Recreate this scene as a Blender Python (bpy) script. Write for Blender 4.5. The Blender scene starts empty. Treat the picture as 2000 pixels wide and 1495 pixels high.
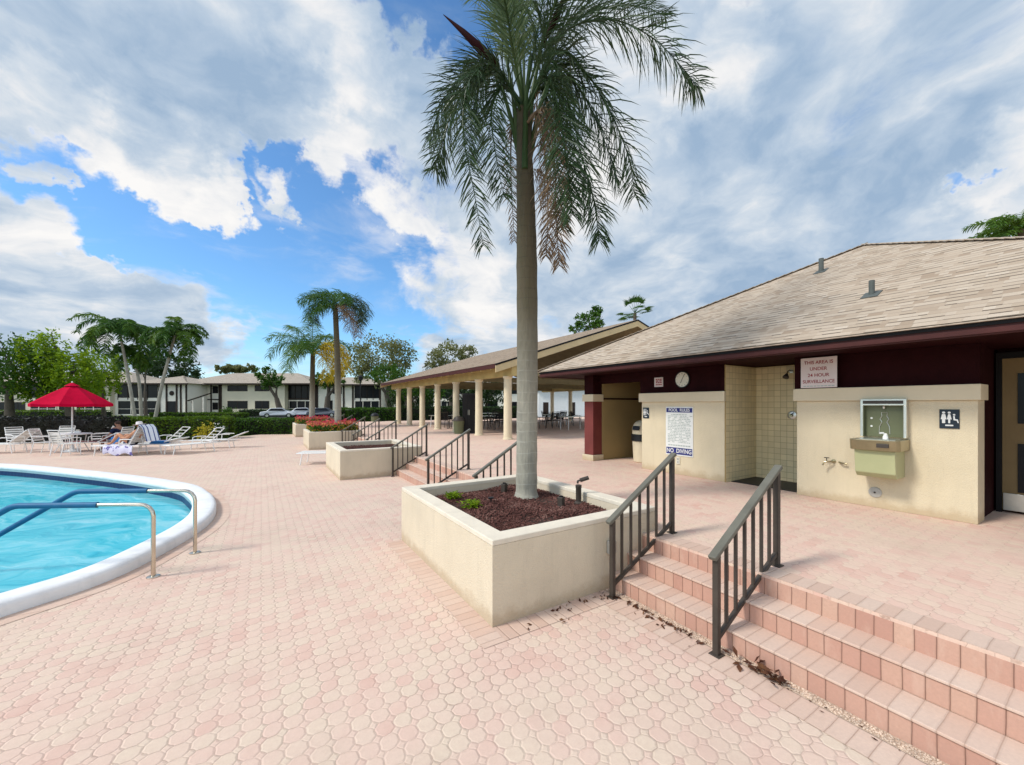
import bpy, bmesh, math, random
from mathutils import Vector, Matrix
rng = random.Random(11)
PI = math.pi
V = Vector
scn = bpy.context.scene
COL = scn.collection

# ------------------------------------------------------------------ camera
H = 1.9                      # eye height over the pool deck
F = 780.0                    # focal length for a 2000 px wide frame
YAW = math.atan(489.0/780.0)
VIEW = V((math.sin(YAW), math.cos(YAW), 0)); RIGHT = V((math.cos(YAW), -math.sin(YAW), 0)); UP = V((0, 0, 1))
cam = bpy.data.cameras.new('camera'); camo = bpy.data.objects.new('camera', cam); COL.objects.link(camo)
camo.location = (0, 0, H); camo.rotation_euler = (PI/2, 0, -YAW)
cam.sensor_width = 36; cam.lens = F/2000*36; cam.shift_y = (790-747.5)/2000
cam.clip_start = 0.05; cam.clip_end = 3000
scn.camera = camo

def W(px, py, d):            # world point seen at (px,py) at depth d
    p = V((0, 0, H)) + VIEW*d + RIGHT*((px-1000)/F*d) + UP*((790-py)/F*d)
    return p
def G(px, py, z=0.0):        # world point on the level z
    return W(px, py, (H-z)*F/(py-790.0))
def XY(px, d, z=0.0):
    p = W(px, 790, d); p.z = z; return p

# ------------------------------------------------------------------ materials
class N:
    def __init__(s, tree): s.t = tree; s.n = tree.nodes; s.l = tree.links
    def put(s, sock, v):
        if hasattr(v, 'links'): s.l.new(v, sock)
        elif v is not None:
            if isinstance(v, (tuple, list)) and len(v) == 3 and sock.type == 'RGBA': v = (*v, 1)
            sock.default_value = v
    def new(s, t, **kw):
        n = s.n.new(t)
        for k, v in kw.items(): setattr(n, k, v)
        return n
    def m(s, op, a, b=0.0, c=None, clamp=False):
        n = s.new('ShaderNodeMath', operation=op, use_clamp=clamp)
        s.put(n.inputs[0], a); s.put(n.inputs[1], b)
        if c is not None: s.put(n.inputs[2], c)
        return n.outputs[0]
    def vm(s, op, a, b=None, scale=None):
        n = s.new('ShaderNodeVectorMath', operation=op)
        s.put(n.inputs[0], a)
        if b is not None: s.put(n.inputs[1], b)
        if scale is not None: s.put(n.inputs['Scale'], scale)
        return n.outputs['Value'] if op in ('DOT_PRODUCT', 'LENGTH') else n.outputs[0]
    def pos(s): return s.new('ShaderNodeNewGeometry').outputs['Position']
    def obj(s): return s.new('ShaderNodeTexCoord').outputs['Object']
    def uv(s): return s.new('ShaderNodeTexCoord').outputs['UV']
    def rnd(s): return s.new('ShaderNodeNewGeometry').outputs['Random Per Island']
    def sep(s, v): return s.new('ShaderNodeSeparateXYZ') if v is None else s._sep(v)
    def _sep(s, v):
        n = s.new('ShaderNodeSeparateXYZ'); s.put(n.inputs[0], v); return n.outputs
    def comb(s, x, y, z=0.0):
        n = s.new('ShaderNodeCombineXYZ'); s.put(n.inputs[0], x); s.put(n.inputs[1], y); s.put(n.inputs[2], z); return n.outputs[0]
    def noise(s, vec, scale, detail=4, rough=.55, dist=0.0):
        n = s.new('ShaderNodeTexNoise'); s.put(n.inputs['Vector'], vec)
        n.inputs['Scale'].default_value = scale; n.inputs['Detail'].default_value = detail
        n.inputs['Roughness'].default_value = rough; n.inputs['Distortion'].default_value = dist
        return n.outputs['Fac']
    def white(s, vec):
        n = s.new('ShaderNodeTexWhiteNoise'); s.put(n.inputs[0], vec); return n.outputs['Value']
    def map(s, v, a, b, c=0.0, d=1.0, smooth=False):
        n = s.new('ShaderNodeMapRange', interpolation_type='SMOOTHSTEP' if smooth else 'LINEAR')
        for i, x in enumerate((v, a, b, c, d)): s.put(n.inputs[i], x)
        return n.outputs[0]
    def mix(s, f, a, b, mode='MIX'):
        n = s.new('ShaderNodeMix', data_type='RGBA', blend_type=mode)
        s.put(n.inputs[0], f); s.put(n.inputs[6], a); s.put(n.inputs[7], b); return n.outputs[2]
    def ramp(s, f, stops):
        n = s.new('ShaderNodeValToRGB'); s.put(n.inputs[0], f)
        e = n.color_ramp.elements
        while len(e) < len(stops): e.new(.5)
        for i, (p, c) in enumerate(stops): e[i].position = p; e[i].color = (*c, 1)
        return n.outputs[0]
    def bump(s, h, strength=.3, dist=.01):
        n = s.new('ShaderNodeBump'); s.put(n.inputs['Height'], h)
        n.inputs['Strength'].default_value = strength; n.inputs['Distance'].default_value = dist
        return n.outputs[0]

def newmat(name):
    m = bpy.data.materials.new(name); m.use_nodes = True
    t = N(m.node_tree); b = m.node_tree.nodes['Principled BSDF']
    return m, t, b
def plain(name, col, rough=.6, var=.18, scale=2.5, bump=0.0, bscale=60, metal=0.0, grime=0.0, coat=0.0, spec=.22, base=None):
    m, t, b = newmat(name)
    p = t.pos()
    n = t.noise(p, scale, 6, .6)
    c = t.mix(t.map(n, .3, .7), tuple(x*(1-var) for x in col), tuple(min(1, x*(1+var*.6)) for x in col))
    if grime:
        z = t._sep(p)[2]
        g = t.noise(t.vm('MULTIPLY', p, (3., 3., .5)), 2.2, 6, .65)
        c = t.mix(t.m('MULTIPLY', t.map(g, .5, .75), grime), c, tuple(x*.55 for x in col))
    if base is not None:
        z = t._sep(p)[2]; hn = t.noise(p, 5.0, 6, .7)
        dz = t.map(t.m('SUBTRACT', t.m('SUBTRACT', z, base), t.m('MULTIPLY', t.m('SUBTRACT', hn, .4), .30)), 0., .13, .55, 0., True)
        c = t.mix(dz, c, tuple(x*y for x, y in zip(col, (.62, .52, .42))))
        cr = t.noise(t.vm('MULTIPLY', p, (7., 7., .6)), 1.6, 7, .7)
        c = t.mix(t.map(cr, .58, .78, 0., .30), c, tuple(x*.66 for x in col))
    t.put(b.inputs['Base Color'], c)
    b.inputs['Roughness'].default_value = rough; b.inputs['Metallic'].default_value = metal
    b.inputs['Specular IOR Level'].default_value = spec
    b.inputs['Coat Weight'].default_value = coat
    if bump: t.put(b.inputs['Normal'], t.bump(t.noise(p, bscale, 4, .6), bump, .01))
    return m

def leafmat(name, cols, rough=.45, trans=.35, patch=.8):
    m, t, b = newmat(name)
    r = t.rnd(); n = t.noise(t.pos(), patch, 3, .5)
    f = t.m('ADD', t.m('MULTIPLY', r, .55), t.m('MULTIPLY', t.map(n, .3, .7), .45))
    k = len(cols)
    c = t.ramp(f, [(i/(k-1), cols[i]) for i in range(k)])
    t.put(b.inputs['Base Color'], c); b.inputs['Roughness'].default_value = rough
    b.inputs['Specular IOR Level'].default_value = .18
    tr = t.new('ShaderNodeBsdfTranslucent'); t.put(tr.inputs[0], t.mix(.5, c, tuple(min(1, x*1.6) for x in cols[-1])))
    mx = t.new('ShaderNodeMixShader'); mx.inputs[0].default_value = trans
    out = t.n['Material Output']
    t.l.new(b.outputs[0], mx.inputs[1]); t.l.new(tr.outputs[0], mx.inputs[2]); t.l.new(mx.outputs[0], out.inputs[0])
    return m

def pavers(name, size, tint=(1, 1, 1), joint=.9, soft=0.0):
    """octagon-and-key concrete pavers, pitch SIZE metres"""
    m, t, b = newmat(name)
    p = t.pos(); s = t._sep(p)
    wv = t.noise(p, 3.0, 2); wv2 = t.noise(t.vm('ADD', p, (7.3, 2.1, 0.)), 3.0, 2)
    hv = t.noise(p, 22.0, 1); hv2 = t.noise(t.vm('ADD', p, (1.3, 9.1, 0.)), 22.0, 1)
    x = t.m('ADD', t.m('DIVIDE', s[0], size), t.m('ADD', t.m('MULTIPLY', t.m('SUBTRACT', wv, .5), .35), t.m('MULTIPLY', t.m('SUBTRACT', hv, .5), .16)))
    y = t.m('ADD', t.m('DIVIDE', s[1], size), t.m('ADD', t.m('MULTIPLY', t.m('SUBTRACT', wv2, .5), .35), t.m('MULTIPLY', t.m('SUBTRACT', hv2, .5), .16)))
    cx = t.m('FLOOR', x); cy = t.m('FLOOR', y)
    fx = t.m('SUBTRACT', t.m('SUBTRACT', x, cx), .5); fy = t.m('SUBTRACT', t.m('SUBTRACT', y, cy), .5)
    ax = t.m('ABSOLUTE', fx); ay = t.m('ABSOLUTE', fy)
    s1 = t.m('ADD', ax, ay); c = .725
    sq = t.m('GREATER_THAN', s1, c)
    dd = t.m('MULTIPLY', t.m('ABSOLUTE', t.m('SUBTRACT', c, s1)), .7071)
    key = t.m('MULTIPLY', t.m('GREATER_THAN', fx, 0.), t.m('GREATER_THAN', fy, 0.))
    ddk = t.m('ADD', dd, t.m('MULTIPLY', key, .035))
    de = t.m('SUBTRACT', .5, t.m('MAXIMUM', ax, ay))
    de = t.m('ADD', de, t.m('MULTIPLY', sq, 1.0))
    dist = t.m('MINIMUM', de, ddk)
    jw = t.map(t.noise(p, 1.3, 3), .35, .65, .02, .055)
    jm = t.map(dist, 0.0, jw, 1.0, 0.0, True)
    ix = t.m('ADD', t.m('MULTIPLY', cx, t.m('SUBTRACT', 1., sq)), t.m('MULTIPLY', t.m('SUBTRACT', t.m('FLOOR', t.m('ADD', x, .5)), 1.), sq))
    iy = t.m('ADD', t.m('MULTIPLY', cy, t.m('SUBTRACT', 1., sq)), t.m('MULTIPLY', t.m('SUBTRACT', t.m('FLOOR', t.m('ADD', y, .5)), 1.), sq))
    r = t.white(t.comb(ix, iy, 3.7))
    big = t.noise(p, .55, 4, .6); mid = t.noise(p, 2.6, 3, .6)
    f = t.m('ADD', t.m('MULTIPLY', r, .46), t.m('ADD', t.m('MULTIPLY', t.map(big, .3, .7), .28), t.m('MULTIPLY', t.map(mid, .3, .7), .26)))
    T = lambda q: tuple(a*bb for a, bb in zip(q, tint))
    col = t.ramp(f, [(.0, T((.57, .32, .245))), (.16, T((.62, .405, .325))), (.38, T((.655, .475, .38))), (.6, T((.655, .505, .395))), (.82, T((.645, .52, .395))), (1., T((.65, .43, .335)))])
    fine = t.noise(p, 90, 4, .7)
    mot = t.noise(p, 28, 4, .7); col = t.mix(t.map(mot, .42, .75, 0., .30), col, T((.50, .36, .27)))
    col = t.mix(t.map(fine, .3, .75, 0., .22), col, T((.42, .31, .25)))
    stain = t.noise(t.vm('ADD', p, (3., 5., 0.)), 1.1, 8, .7)
    col = t.mix(t.map(stain, .50, .76, 0., .45), col, T((.45, .32, .25)))
    gap = t.map(t.m('MULTIPLY', t.noise(p, .9, 4, .7), t.m('ADD', .55, t.noise(p, 7.0, 3, .7))), .42, .72, .16, 1.0)
    col = t.mix(t.m('MULTIPLY', t.m('MULTIPLY', jm, joint), gap), col, T((.24, .155, .12)))
    t.put(b.inputs['Base Color'], col)
    b.inputs['Roughness'].default_value = .82; b.inputs['Specular IOR Level'].default_value = .25
    h = t.m('ADD', t.map(dist, 0., .11, 0., 1., True), t.m('ADD', t.m('MULTIPLY', fine, .12), t.m('MULTIPLY', r, .25)))
    t.put(b.inputs['Normal'], t.bump(h, .55*(1-soft), .006))
    return m

def bricks(name, pitch, axis=1, cross=None, dark=0.0, hue=0, joint=.9, wid=.045):
    """one course of brick: joints every PITCH metres along the axis"""
    m, t, b = newmat(name)
    p = t.pos(); s = t._sep(p)
    u = t.m('ADD', t.m('DIVIDE', s[axis], pitch), t.m('MULTIPLY', t.m('SUBTRACT', t.noise(p, 4., 2), .5), .12))
    c = t.m('FLOOR', u); f = t.m('ABSOLUTE', t.m('SUBTRACT', t.m('SUBTRACT', u, c), .5))
    d = t.m('SUBTRACT', .5, f)
    k = t.m('FLOOR', t.m('MULTIPLY', s[2], 6.3))
    r = t.white(t.comb(c, k, 1.0 + axis))
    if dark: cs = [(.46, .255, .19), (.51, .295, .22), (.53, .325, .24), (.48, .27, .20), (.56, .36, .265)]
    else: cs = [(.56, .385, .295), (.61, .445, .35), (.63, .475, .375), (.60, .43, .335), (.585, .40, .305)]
    col = t.ramp(r, [(i/4, cs[i]) for i in range(5)])
    fine = t.noise(p, 60, 5, .7); st = t.noise(t.vm('MULTIPLY', p, (1., 1., .35)), 9., 6, .7)
    col = t.mix(t.map(fine, .35, .75, 0, .3), col, tuple(x*.6 for x in cs[2]))
    col = t.mix(t.map(st, .52, .78, 0, .6), col, (.60, .43, .33) if dark else (.5, .36, .28))
    j = t.map(d, 0, wid, 1, 0, True)
    col = t.mix(t.m('MULTIPLY', j, joint), col, (.15, .08, .055) if dark else (.30, .19, .14))
    t.put(b.inputs['Base Color'], col); b.inputs['Roughness'].default_value = .85; b.inputs['Specular IOR Level'].default_value = .2
    h = t.m('ADD', t.map(d, 0., .1, 0., 1., True), t.m('MULTIPLY', fine, .2))
    t.put(b.inputs['Normal'], t.bump(h, .6, .006))
    return m

def shingles(name, cols, w=.30, h=.14):
    m, t, b = newmat(name)
    uv = t.uv(); s = t._sep(uv)
    wob = t.noise(uv, 1.2, 3)
    v = t.m('ADD', t.m('DIVIDE', s[1], h), t.m('MULTIPLY', t.m('SUBTRACT', wob, .5), .25))
    row = t.m('FLOOR', v); fv = t.m('SUBTRACT', v, row)
    off = t.white(t.comb(row, 2.3, 0.))
    u = t.m('ADD', t.m('DIVIDE', s[0], w), t.m('MULTIPLY', off, 7.))
    cell = t.m('FLOOR', u); fu = t.m('SUBTRACT', u, cell)
    r = t.white(t.comb(cell, row, .5)); r2 = t.white(t.comb(cell, row, 8.5))
    half = t.m('GREATER_THAN', fu, t.map(r2, 0, 1, .25, .75))
    rr = t.white(t.comb(t.m('ADD', cell, t.m('MULTIPLY', half, .37)), row, 4.1))
    col = t.ramp(rr, [(i/(len(cols)-1), c) for i, c in enumerate(cols)])
    gr = t.noise(uv, 70, 4, .8); big = t.noise(uv, .6, 5, .6)
    col = t.mix(t.map(gr, .3, .75, 0, .35), col, tuple(x*.5 for x in cols[0]))
    col = t.mix(t.map(big, .4, .7, 0, .3), col, tuple(x*.72 for x in cols[1]))
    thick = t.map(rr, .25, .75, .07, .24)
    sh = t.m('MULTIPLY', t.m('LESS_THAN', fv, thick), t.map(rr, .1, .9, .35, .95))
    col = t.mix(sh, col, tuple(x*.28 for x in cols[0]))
    t.put(b.inputs['Base Color'], col); b.inputs['Roughness'].default_value = .95; b.inputs['Specular IOR Level'].default_value = .1
    hh = t.m('ADD', t.m('SUBTRACT', 1., fv), t.m('ADD', t.m('MULTIPLY', rr, .5), t.m('MULTIPLY', gr, .25)))
    t.put(b.inputs['Normal'], t.bump(hh, .5, .012))
    return m

def tiles(name, s_, col, grout):
    m, t, b = newmat(name)
    uv = t.uv(); n = t.new('ShaderNodeTexBrick', offset=0.0, squash=1.0); t.put(n.inputs['Vector'], uv)
    n.inputs['Scale'].default_value = 1/s_; n.inputs['Brick Width'].default_value = 1; n.inputs['Row Height'].default_value = 1
    n.inputs['Mortar Size'].default_value = .028; n.inputs['Mortar Smooth'].default_value = .2; n.inputs['Bias'].default_value = 0
    n.inputs['Color1'].default_value = (*col, 1); n.inputs['Color2'].default_value = (*[x*.86 for x in col], 1); n.inputs['Mortar'].default_value = (*grout, 1)
    g = t.noise(t.pos(), 1.6, 5)
    t.put(b.inputs['Base Color'], t.mix(t.map(g, .35, .7, 0, .25), n.outputs[0], tuple(x*.7 for x in col)))
    b.inputs['Roughness'].default_value = .35; b.inputs['Specular IOR Level'].default_value = .12
    t.put(b.inputs['Normal'], t.bump(t.m('SUBTRACT', 1., n.outputs['Fac']), .3, .004))
    return m

M = {}
M['pavers'] = pavers('octagon_pavers', .111)
M['patio_pavers'] = pavers('patio_pavers', .111, (1.05, 1.01, .99), .6, .3)
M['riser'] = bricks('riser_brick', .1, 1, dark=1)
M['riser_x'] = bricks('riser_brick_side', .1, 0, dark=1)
M['tread'] = bricks('tread_brick', .1, 1, joint=.6)
M['border'] = bricks('border_brick', .1, 1, joint=.75)
M['border_x'] = bricks('border_brick_cross', .1, 0, joint=.75)
M['border_wide'] = bricks('border_wide', .2, 1, joint=.8, wid=.03)
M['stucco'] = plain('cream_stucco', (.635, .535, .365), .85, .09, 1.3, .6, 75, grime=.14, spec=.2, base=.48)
M['planter'] = plain('planter_stucco', (.64, .545, .40), .85, .09, 1.1, .65, 70, grime=.20, spec=.2, base=0.0)
M['trim'] = plain('cream_trim', (.64, .54, .37), .6, .07, 2, .05, 60, grime=.1)
M['rim'] = plain('planter_rim', (.70, .62, .49), .8, .1, 3, .3, 90, grime=.2)
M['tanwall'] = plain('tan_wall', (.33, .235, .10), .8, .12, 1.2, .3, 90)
M['maroon'] = plain('maroon_board', (.022, .0035, .004), .75, .3, 4, .15, 30, spec=.08)
M['fascia'] = plain('fascia_brown', (.060, .015, .012), .55, .2, 3, .08, 40)
M['gutter'] = plain('gutter_black', (.006, .005, .005), .6, .2, 3)
M['maroon_post'] = plain('maroon_post', (.16, .036, .03), .6, .15, 3, .1, 40)
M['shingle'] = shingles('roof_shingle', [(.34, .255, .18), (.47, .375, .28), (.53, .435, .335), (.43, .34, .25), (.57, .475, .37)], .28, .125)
M['shingle_far'] = shingles('roof_shingle_brown', [(.26, .19, .13), (.33, .25, .18), (.37, .29, .21), (.30, .23, .16)], .4, .18)
M['shingle_house'] = shingles('roof_house', [(.33, .28, .22), (.42, .36, .29), (.46, .40, .33)], .5, .3)
M['tile'] = tiles('shower_tile', .108, (.80, .67, .40), (.34, .27, .15))
M['pooltile'] = tiles('pool_tile', .15, (.006, .02, .085), (.03, .07, .14)); M['pooltile_grey'] = tiles('pool_tile_grey', .15, (.30, .42, .44), (.22, .32, .34))
M['vent'] = plain('vent_grey', (.10, .11, .10), .6)
M['hipcap'] = plain('hip_cap', (.42, .34, .26), .95, .3, 9, .4, 40)
M['doortan'] = plain('door_tan', (.21, .145, .065), .6, .1, 3)
M['rail'] = plain('bronze_rail', (.062, .050, .040), .45, .25, 6, .05, 60)
M['rail_top'] = plain('bronze_rail_top', (.135, .128, .10), .42, .2, 6, .05, 60)
M['steel'] = plain('stainless', (.62, .56, .46), .22, .2, 5, metal=1.0)
M['sleeve'] = plain('blue_sleeve', (.012, .115, .24), .5, .2, 6)
M['coping'] = plain('white_coping', (.74, .735, .72), .6, .1, 2.2, .25, 40, grime=.3)
M['basin'] = plain('pool_plaster', (.36, .78, .86), .7, .08, 1)
M['white'] = plain('white_paint', (.78, .77, .74), .5, .05, 4)
M['strap'] = plain('white_strap', (.74, .72, .66), .5, .08, 9)
M['black'] = plain('black_plastic', (.015, .015, .016), .45, .2, 6)
M['darkglass'] = plain('dark_glass', (.008, .009, .012), .25, .3, 1, spec=.18)
M['silver'] = plain('brushed_steel', (.60, .60, .55), .3, .12, 6, metal=.85)
M['olive'] = plain('olive_panel', (.40, .40, .215), .35, .08, 3)
M['olive_dark'] = plain('olive_alcove', (.13, .14, .075), .35, .1, 3)
M['bronzeband'] = plain('bronze_basin', (.36, .31, .19), .3, .15, 6, metal=.85)
M['signwhite'] = plain('sign_white', (.72, .71, .66), .45, .05, 6)
M['signpink'] = plain('sign_pinkish', (.66, .56, .52), .45, .05, 6)
M['signblue'] = plain('sign_blue', (.03, .035, .16), .45, .1, 6)
M['signdark'] = plain('sign_charcoal', (.02, .03, .04), .4, .1, 6)
M['red_ink'] = plain('red_ink', (.28, .03, .03), .5, .1, 6)
M['grey_ink'] = plain('grey_ink', (.38, .42, .37), .5, .1, 6)
M['ivory'] = plain('ivory_plastic', (.66, .62, .5), .4, .05, 6)
M['concrete'] = plain('concrete', (.42, .40, .35), .8, .15, 5, .3, 60)
M['column'] = plain('column_cream', (.68, .58, .40), .75, .08, 1.5, .2, 60, grime=.12)
M['beam'] = plain('beam_yellow', (.50, .38, .16), .7, .2, 2, .1, 40)
M['ceil'] = plain('ceiling_boards', (.27, .22, .12), .8, .2, 2)
M['rake'] = plain('rake_board', (.55, .43, .24), .6, .1, 2)
M['redcloth'] = plain('red_canvas', (.47, .002, .03), .85, .15, 3, .1, 60, spec=.05)
M['dirt'] = plain('soil', (.05, .03, .022), .95, .4, 8, .5, 40)
M['bark'] = plain('bark', (.10, .08, .06), .9, .35, 5, .5, 20)
M['palegreybark'] = plain('pale_bark', (.36, .33, .27), .9, .25, 4, .4, 14)
M['lawn'] = plain('lawn', (.075, .11, .025), .95, .4, .5, .4, 12)
M['asphalt'] = plain('asphalt', (.055, .055, .055), .9, .2, 2, .3, 60)
M['gravelfloor'] = plain('gravel_bed', (.52, .39, .29), .95, .35, 30, .8, 70)
M['pebble'] = plain('pebbles', (.64, .49, .37), .8, .4, 20, .2, 60)
M['housewall'] = plain('house_cream', (.66, .59, .45), .85, .07, .6, .1, 30)
M['housewhite'] = plain('house_white', (.78, .72, .62), .8, .06, .6)
M['housebrown'] = plain('house_brown', (.035, .022, .016), .7, .2, 2)
M['carwhite'] = plain('car_white', (.75, .76, .77), .25, .04, 2, coat=.6)
M['cardark'] = plain('car_grey', (.10, .11, .13), .25, .06, 2, coat=.6)
M['rubber'] = plain('rubber', (.02, .02, .02), .8, .2, 5)
M['skin'] = plain('skin_tan', (.52, .25, .14), .5, .1, 8)
M['skin2'] = plain('skin_brown', (.34, .17, .11), .5, .1, 8)
M['navy'] = plain('navy_cloth', (.012, .018, .05), .85, .2, 9)
M['blackcloth'] = plain('black_cloth', (.012, .011, .013), .85, .2, 9)
M['bluecloth'] = plain('blue_cloth', (.03, .16, .40), .8, .2, 9)
M['pinkcloth'] = plain('rose_cloth', (.32, .10, .09), .8, .2, 9)
M['hat'] = plain('hat_white', (.74, .68, .66), .8, .08, 9)
M['hair'] = plain('hair_brown', (.06, .035, .025), .7, .3, 20)
def towelmat():
    m, t, b = newmat('striped_towel'); s = t._sep(t.obj())
    f = t.m('FRACT', t.m('MULTIPLY', t.m('ADD', s[1], t.m('MULTIPLY', s[0], .2)), 5.5))
    t.put(b.inputs['Base Color'], t.mix(t.m('LESS_THAN', f, .22), (.72, .76, .82), (.03, .06, .22))); b.inputs['Roughness'].default_value = .9
    return m
M['towel'] = towelmat()
def lilac():
    m, t, b = newmat('lilac_towel')
    f = t.noise(t.obj(), 5, 3)
    t.put(b.inputs['Base Color'], t.mix(t.map(f, .53, .56), (.62, .60, .74), (.13, .11, .30))); b.inputs['Roughness'].default_value = .9
    return m
M['lilac'] = lilac()
M['palm'] = leafmat('palm_leaf', [(.010, .024, .009), (.022, .050, .016), (.042, .078, .026), (.11, .13, .085)], .35, .15)
M['palm_dry'] = leafmat('palm_leaf_dry', [(.10, .065, .04), (.19, .13, .08), (.30, .22, .14)], .7, .2)
M['palm_yellow'] = leafmat('palm_leaf_yellow', [(.30, .25, .02), (.48, .36, .02), (.55, .42, .05)], .5, .35)
M['palm_bright'] = leafmat('palm_leaf_bright', [(.03, .085, .015), (.07, .15, .02), (.16, .23, .03)], .45, .35)
M['palm_deep'] = leafmat('palm_leaf_deep', [(.014, .05, .010), (.035, .10, .015), (.10, .18, .03)], .4, .25)
M['palm_spear'] = leafmat('palm_leaf_young', [(.03, .065, .02), (.07, .12, .04), (.20, .24, .13)], .4, .3)
M['leaf_bright'] = leafmat('leaf_bright', [(.05, .12, .006), (.14, .24, .010), (.27, .36, .015)], .5, .4)
M['leaf_mid'] = leafmat('leaf_mid', [(.012, .042, .006), (.04, .10, .01), (.09, .17, .018)], .5, .3)
M['leaf_dark'] = leafmat('leaf_dark', [(.008, .02, .006), (.02, .045, .01), (.04, .07, .018)], .5, .25)
M['leaf_pale'] = leafmat('leaf_pale', [(.07, .09, .03), (.15, .16, .05), (.26, .26, .12)], .5, .35)
M['leaf_hedge'] = leafmat('leaf_hedge', [(.014, .042, .004), (.05, .11, .006), (.13, .20, .012)], .5, .3)
M['leaf_shade'] = leafmat('leaf_shade', [(.006, .006, .007), (.014, .012, .012), (.025, .028, .016)], .5, .2)  # near-black leaf tones: the hedge's shade is put into the colour
M['leaf_croton'] = leafmat('leaf_croton', [(.14, .16, .01), (.40, .34, .02), (.50, .40, .04)], .5, .3)
M['flower_red'] = leafmat('petal_red', [(.45, .01, .06), (.60, .02, .12), (.55, .06, .05)], .6, .3)
M['flower_orange'] = leafmat('petal_orange', [(.50, .12, .04), (.62, .22, .08), (.48, .10, .12)], .6, .3)
M['mulch'] = leafmat('mulch_chips', [(.04, .018, .014), (.095, .038, .03), (.15, .065, .05), (.24, .145, .115)], .9, .0, 3)
M['litter'] = leafmat('dry_leaf', [(.03, .011, .007), (.08, .03, .016), (.18, .085, .035)], .8, .1, 5)
def trunkmat():
    m, t, b = newmat('palm_trunk'); p = t.obj(); s = t._sep(p)
    zz = t.m('ADD', s[2], t.m('MULTIPLY', t.noise(p, 1.6, 3), .16))
    ring = t.m('FRACT', t.m('MULTIPLY', zz, 7.0)); line = t.map(ring, 0., .16, 1., 0., True)
    n = t.noise(t.vm('MULTIPLY', p, (2., 2., .7)), 5., 6, .65); st = t.noise(t.vm('MULTIPLY', p, (6., 6., .4)), 6, 5, .6)
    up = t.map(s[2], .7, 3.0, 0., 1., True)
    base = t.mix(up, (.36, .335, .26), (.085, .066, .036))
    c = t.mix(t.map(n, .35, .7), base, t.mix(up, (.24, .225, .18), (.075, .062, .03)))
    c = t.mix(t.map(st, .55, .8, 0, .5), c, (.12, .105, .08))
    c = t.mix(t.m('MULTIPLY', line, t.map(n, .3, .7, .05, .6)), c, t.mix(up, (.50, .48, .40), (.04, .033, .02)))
    t.put(b.inputs['Base Color'], c); b.inputs['Roughness'].default_value = .9
    t.put(b.inputs['Normal'], t.bump(t.m('ADD', t.m('MULTIPLY', ring, .6), t.m('ADD', n, t.m('MULTIPLY', st, .6))), .8, .02))
    return m
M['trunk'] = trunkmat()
def watermat():
    m, t, b = newmat('pool_water'); p = t.pos()
    q = t.vm('MULTIPLY', t.vm('ADD', p, t.vm('SCALE', t.comb(t.noise(p, .7, 3), t.noise(t.vm('ADD', p, (4., 1., 0.)), .7, 3), 0.), scale=1.6)), (1., 1., 1.))
    rot = t.new('ShaderNodeVectorRotate'); t.put(rot.inputs['Vector'], q); rot.inputs['Angle'].default_value = YAW
    q2 = t.vm('MULTIPLY', rot.outputs[0], (.55, 1.9, 1.))
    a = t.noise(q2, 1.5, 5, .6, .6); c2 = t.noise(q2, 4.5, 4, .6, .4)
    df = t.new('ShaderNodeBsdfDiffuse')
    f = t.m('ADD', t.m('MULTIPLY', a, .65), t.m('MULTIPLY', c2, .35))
    t.put(df.inputs[0], t.ramp(f, [(.32, (.02, .36, .46)), (.46, (.09, .55, .63)), (.58, (.26, .68, .74)), (.72, (.58, .83, .85))]))  # pale and dark ripple streaks: caustic-like light painted into the diffuse colour
    tr = t.new('ShaderNodeBsdfTransparent'); tr.inputs[0].default_value = (.55, .93, 1, 1)
    mx = t.new('ShaderNodeMixShader'); mx.inputs[0].default_value = .62
    t.l.new(tr.outputs[0], mx.inputs[1]); t.l.new(df.outputs[0], mx.inputs[2])
    bp = t.bump(t.m('ADD', a, t.m('MULTIPLY', c2, .5)), .25, .05)
    gl = t.new('ShaderNodeBsdfGlossy'); gl.inputs['Roughness'].default_value = .06; t.put(gl.inputs['Normal'], bp)
    fr = t.new('ShaderNodeFresnel'); fr.inputs[0].default_value = 1.33; t.put(fr.inputs['Normal'], bp)
    m2 = t.new('ShaderNodeMixShader'); t.put(m2.inputs[0], t.m('MULTIPLY', fr.outputs[0], .55))
    t.l.new(mx.outputs[0], m2.inputs[1]); t.l.new(gl.outputs[0], m2.inputs[2]); t.l.new(m2.outputs[0], t.n['Material Output'].inputs[0])
    return m
M['water'] = watermat()

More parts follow.
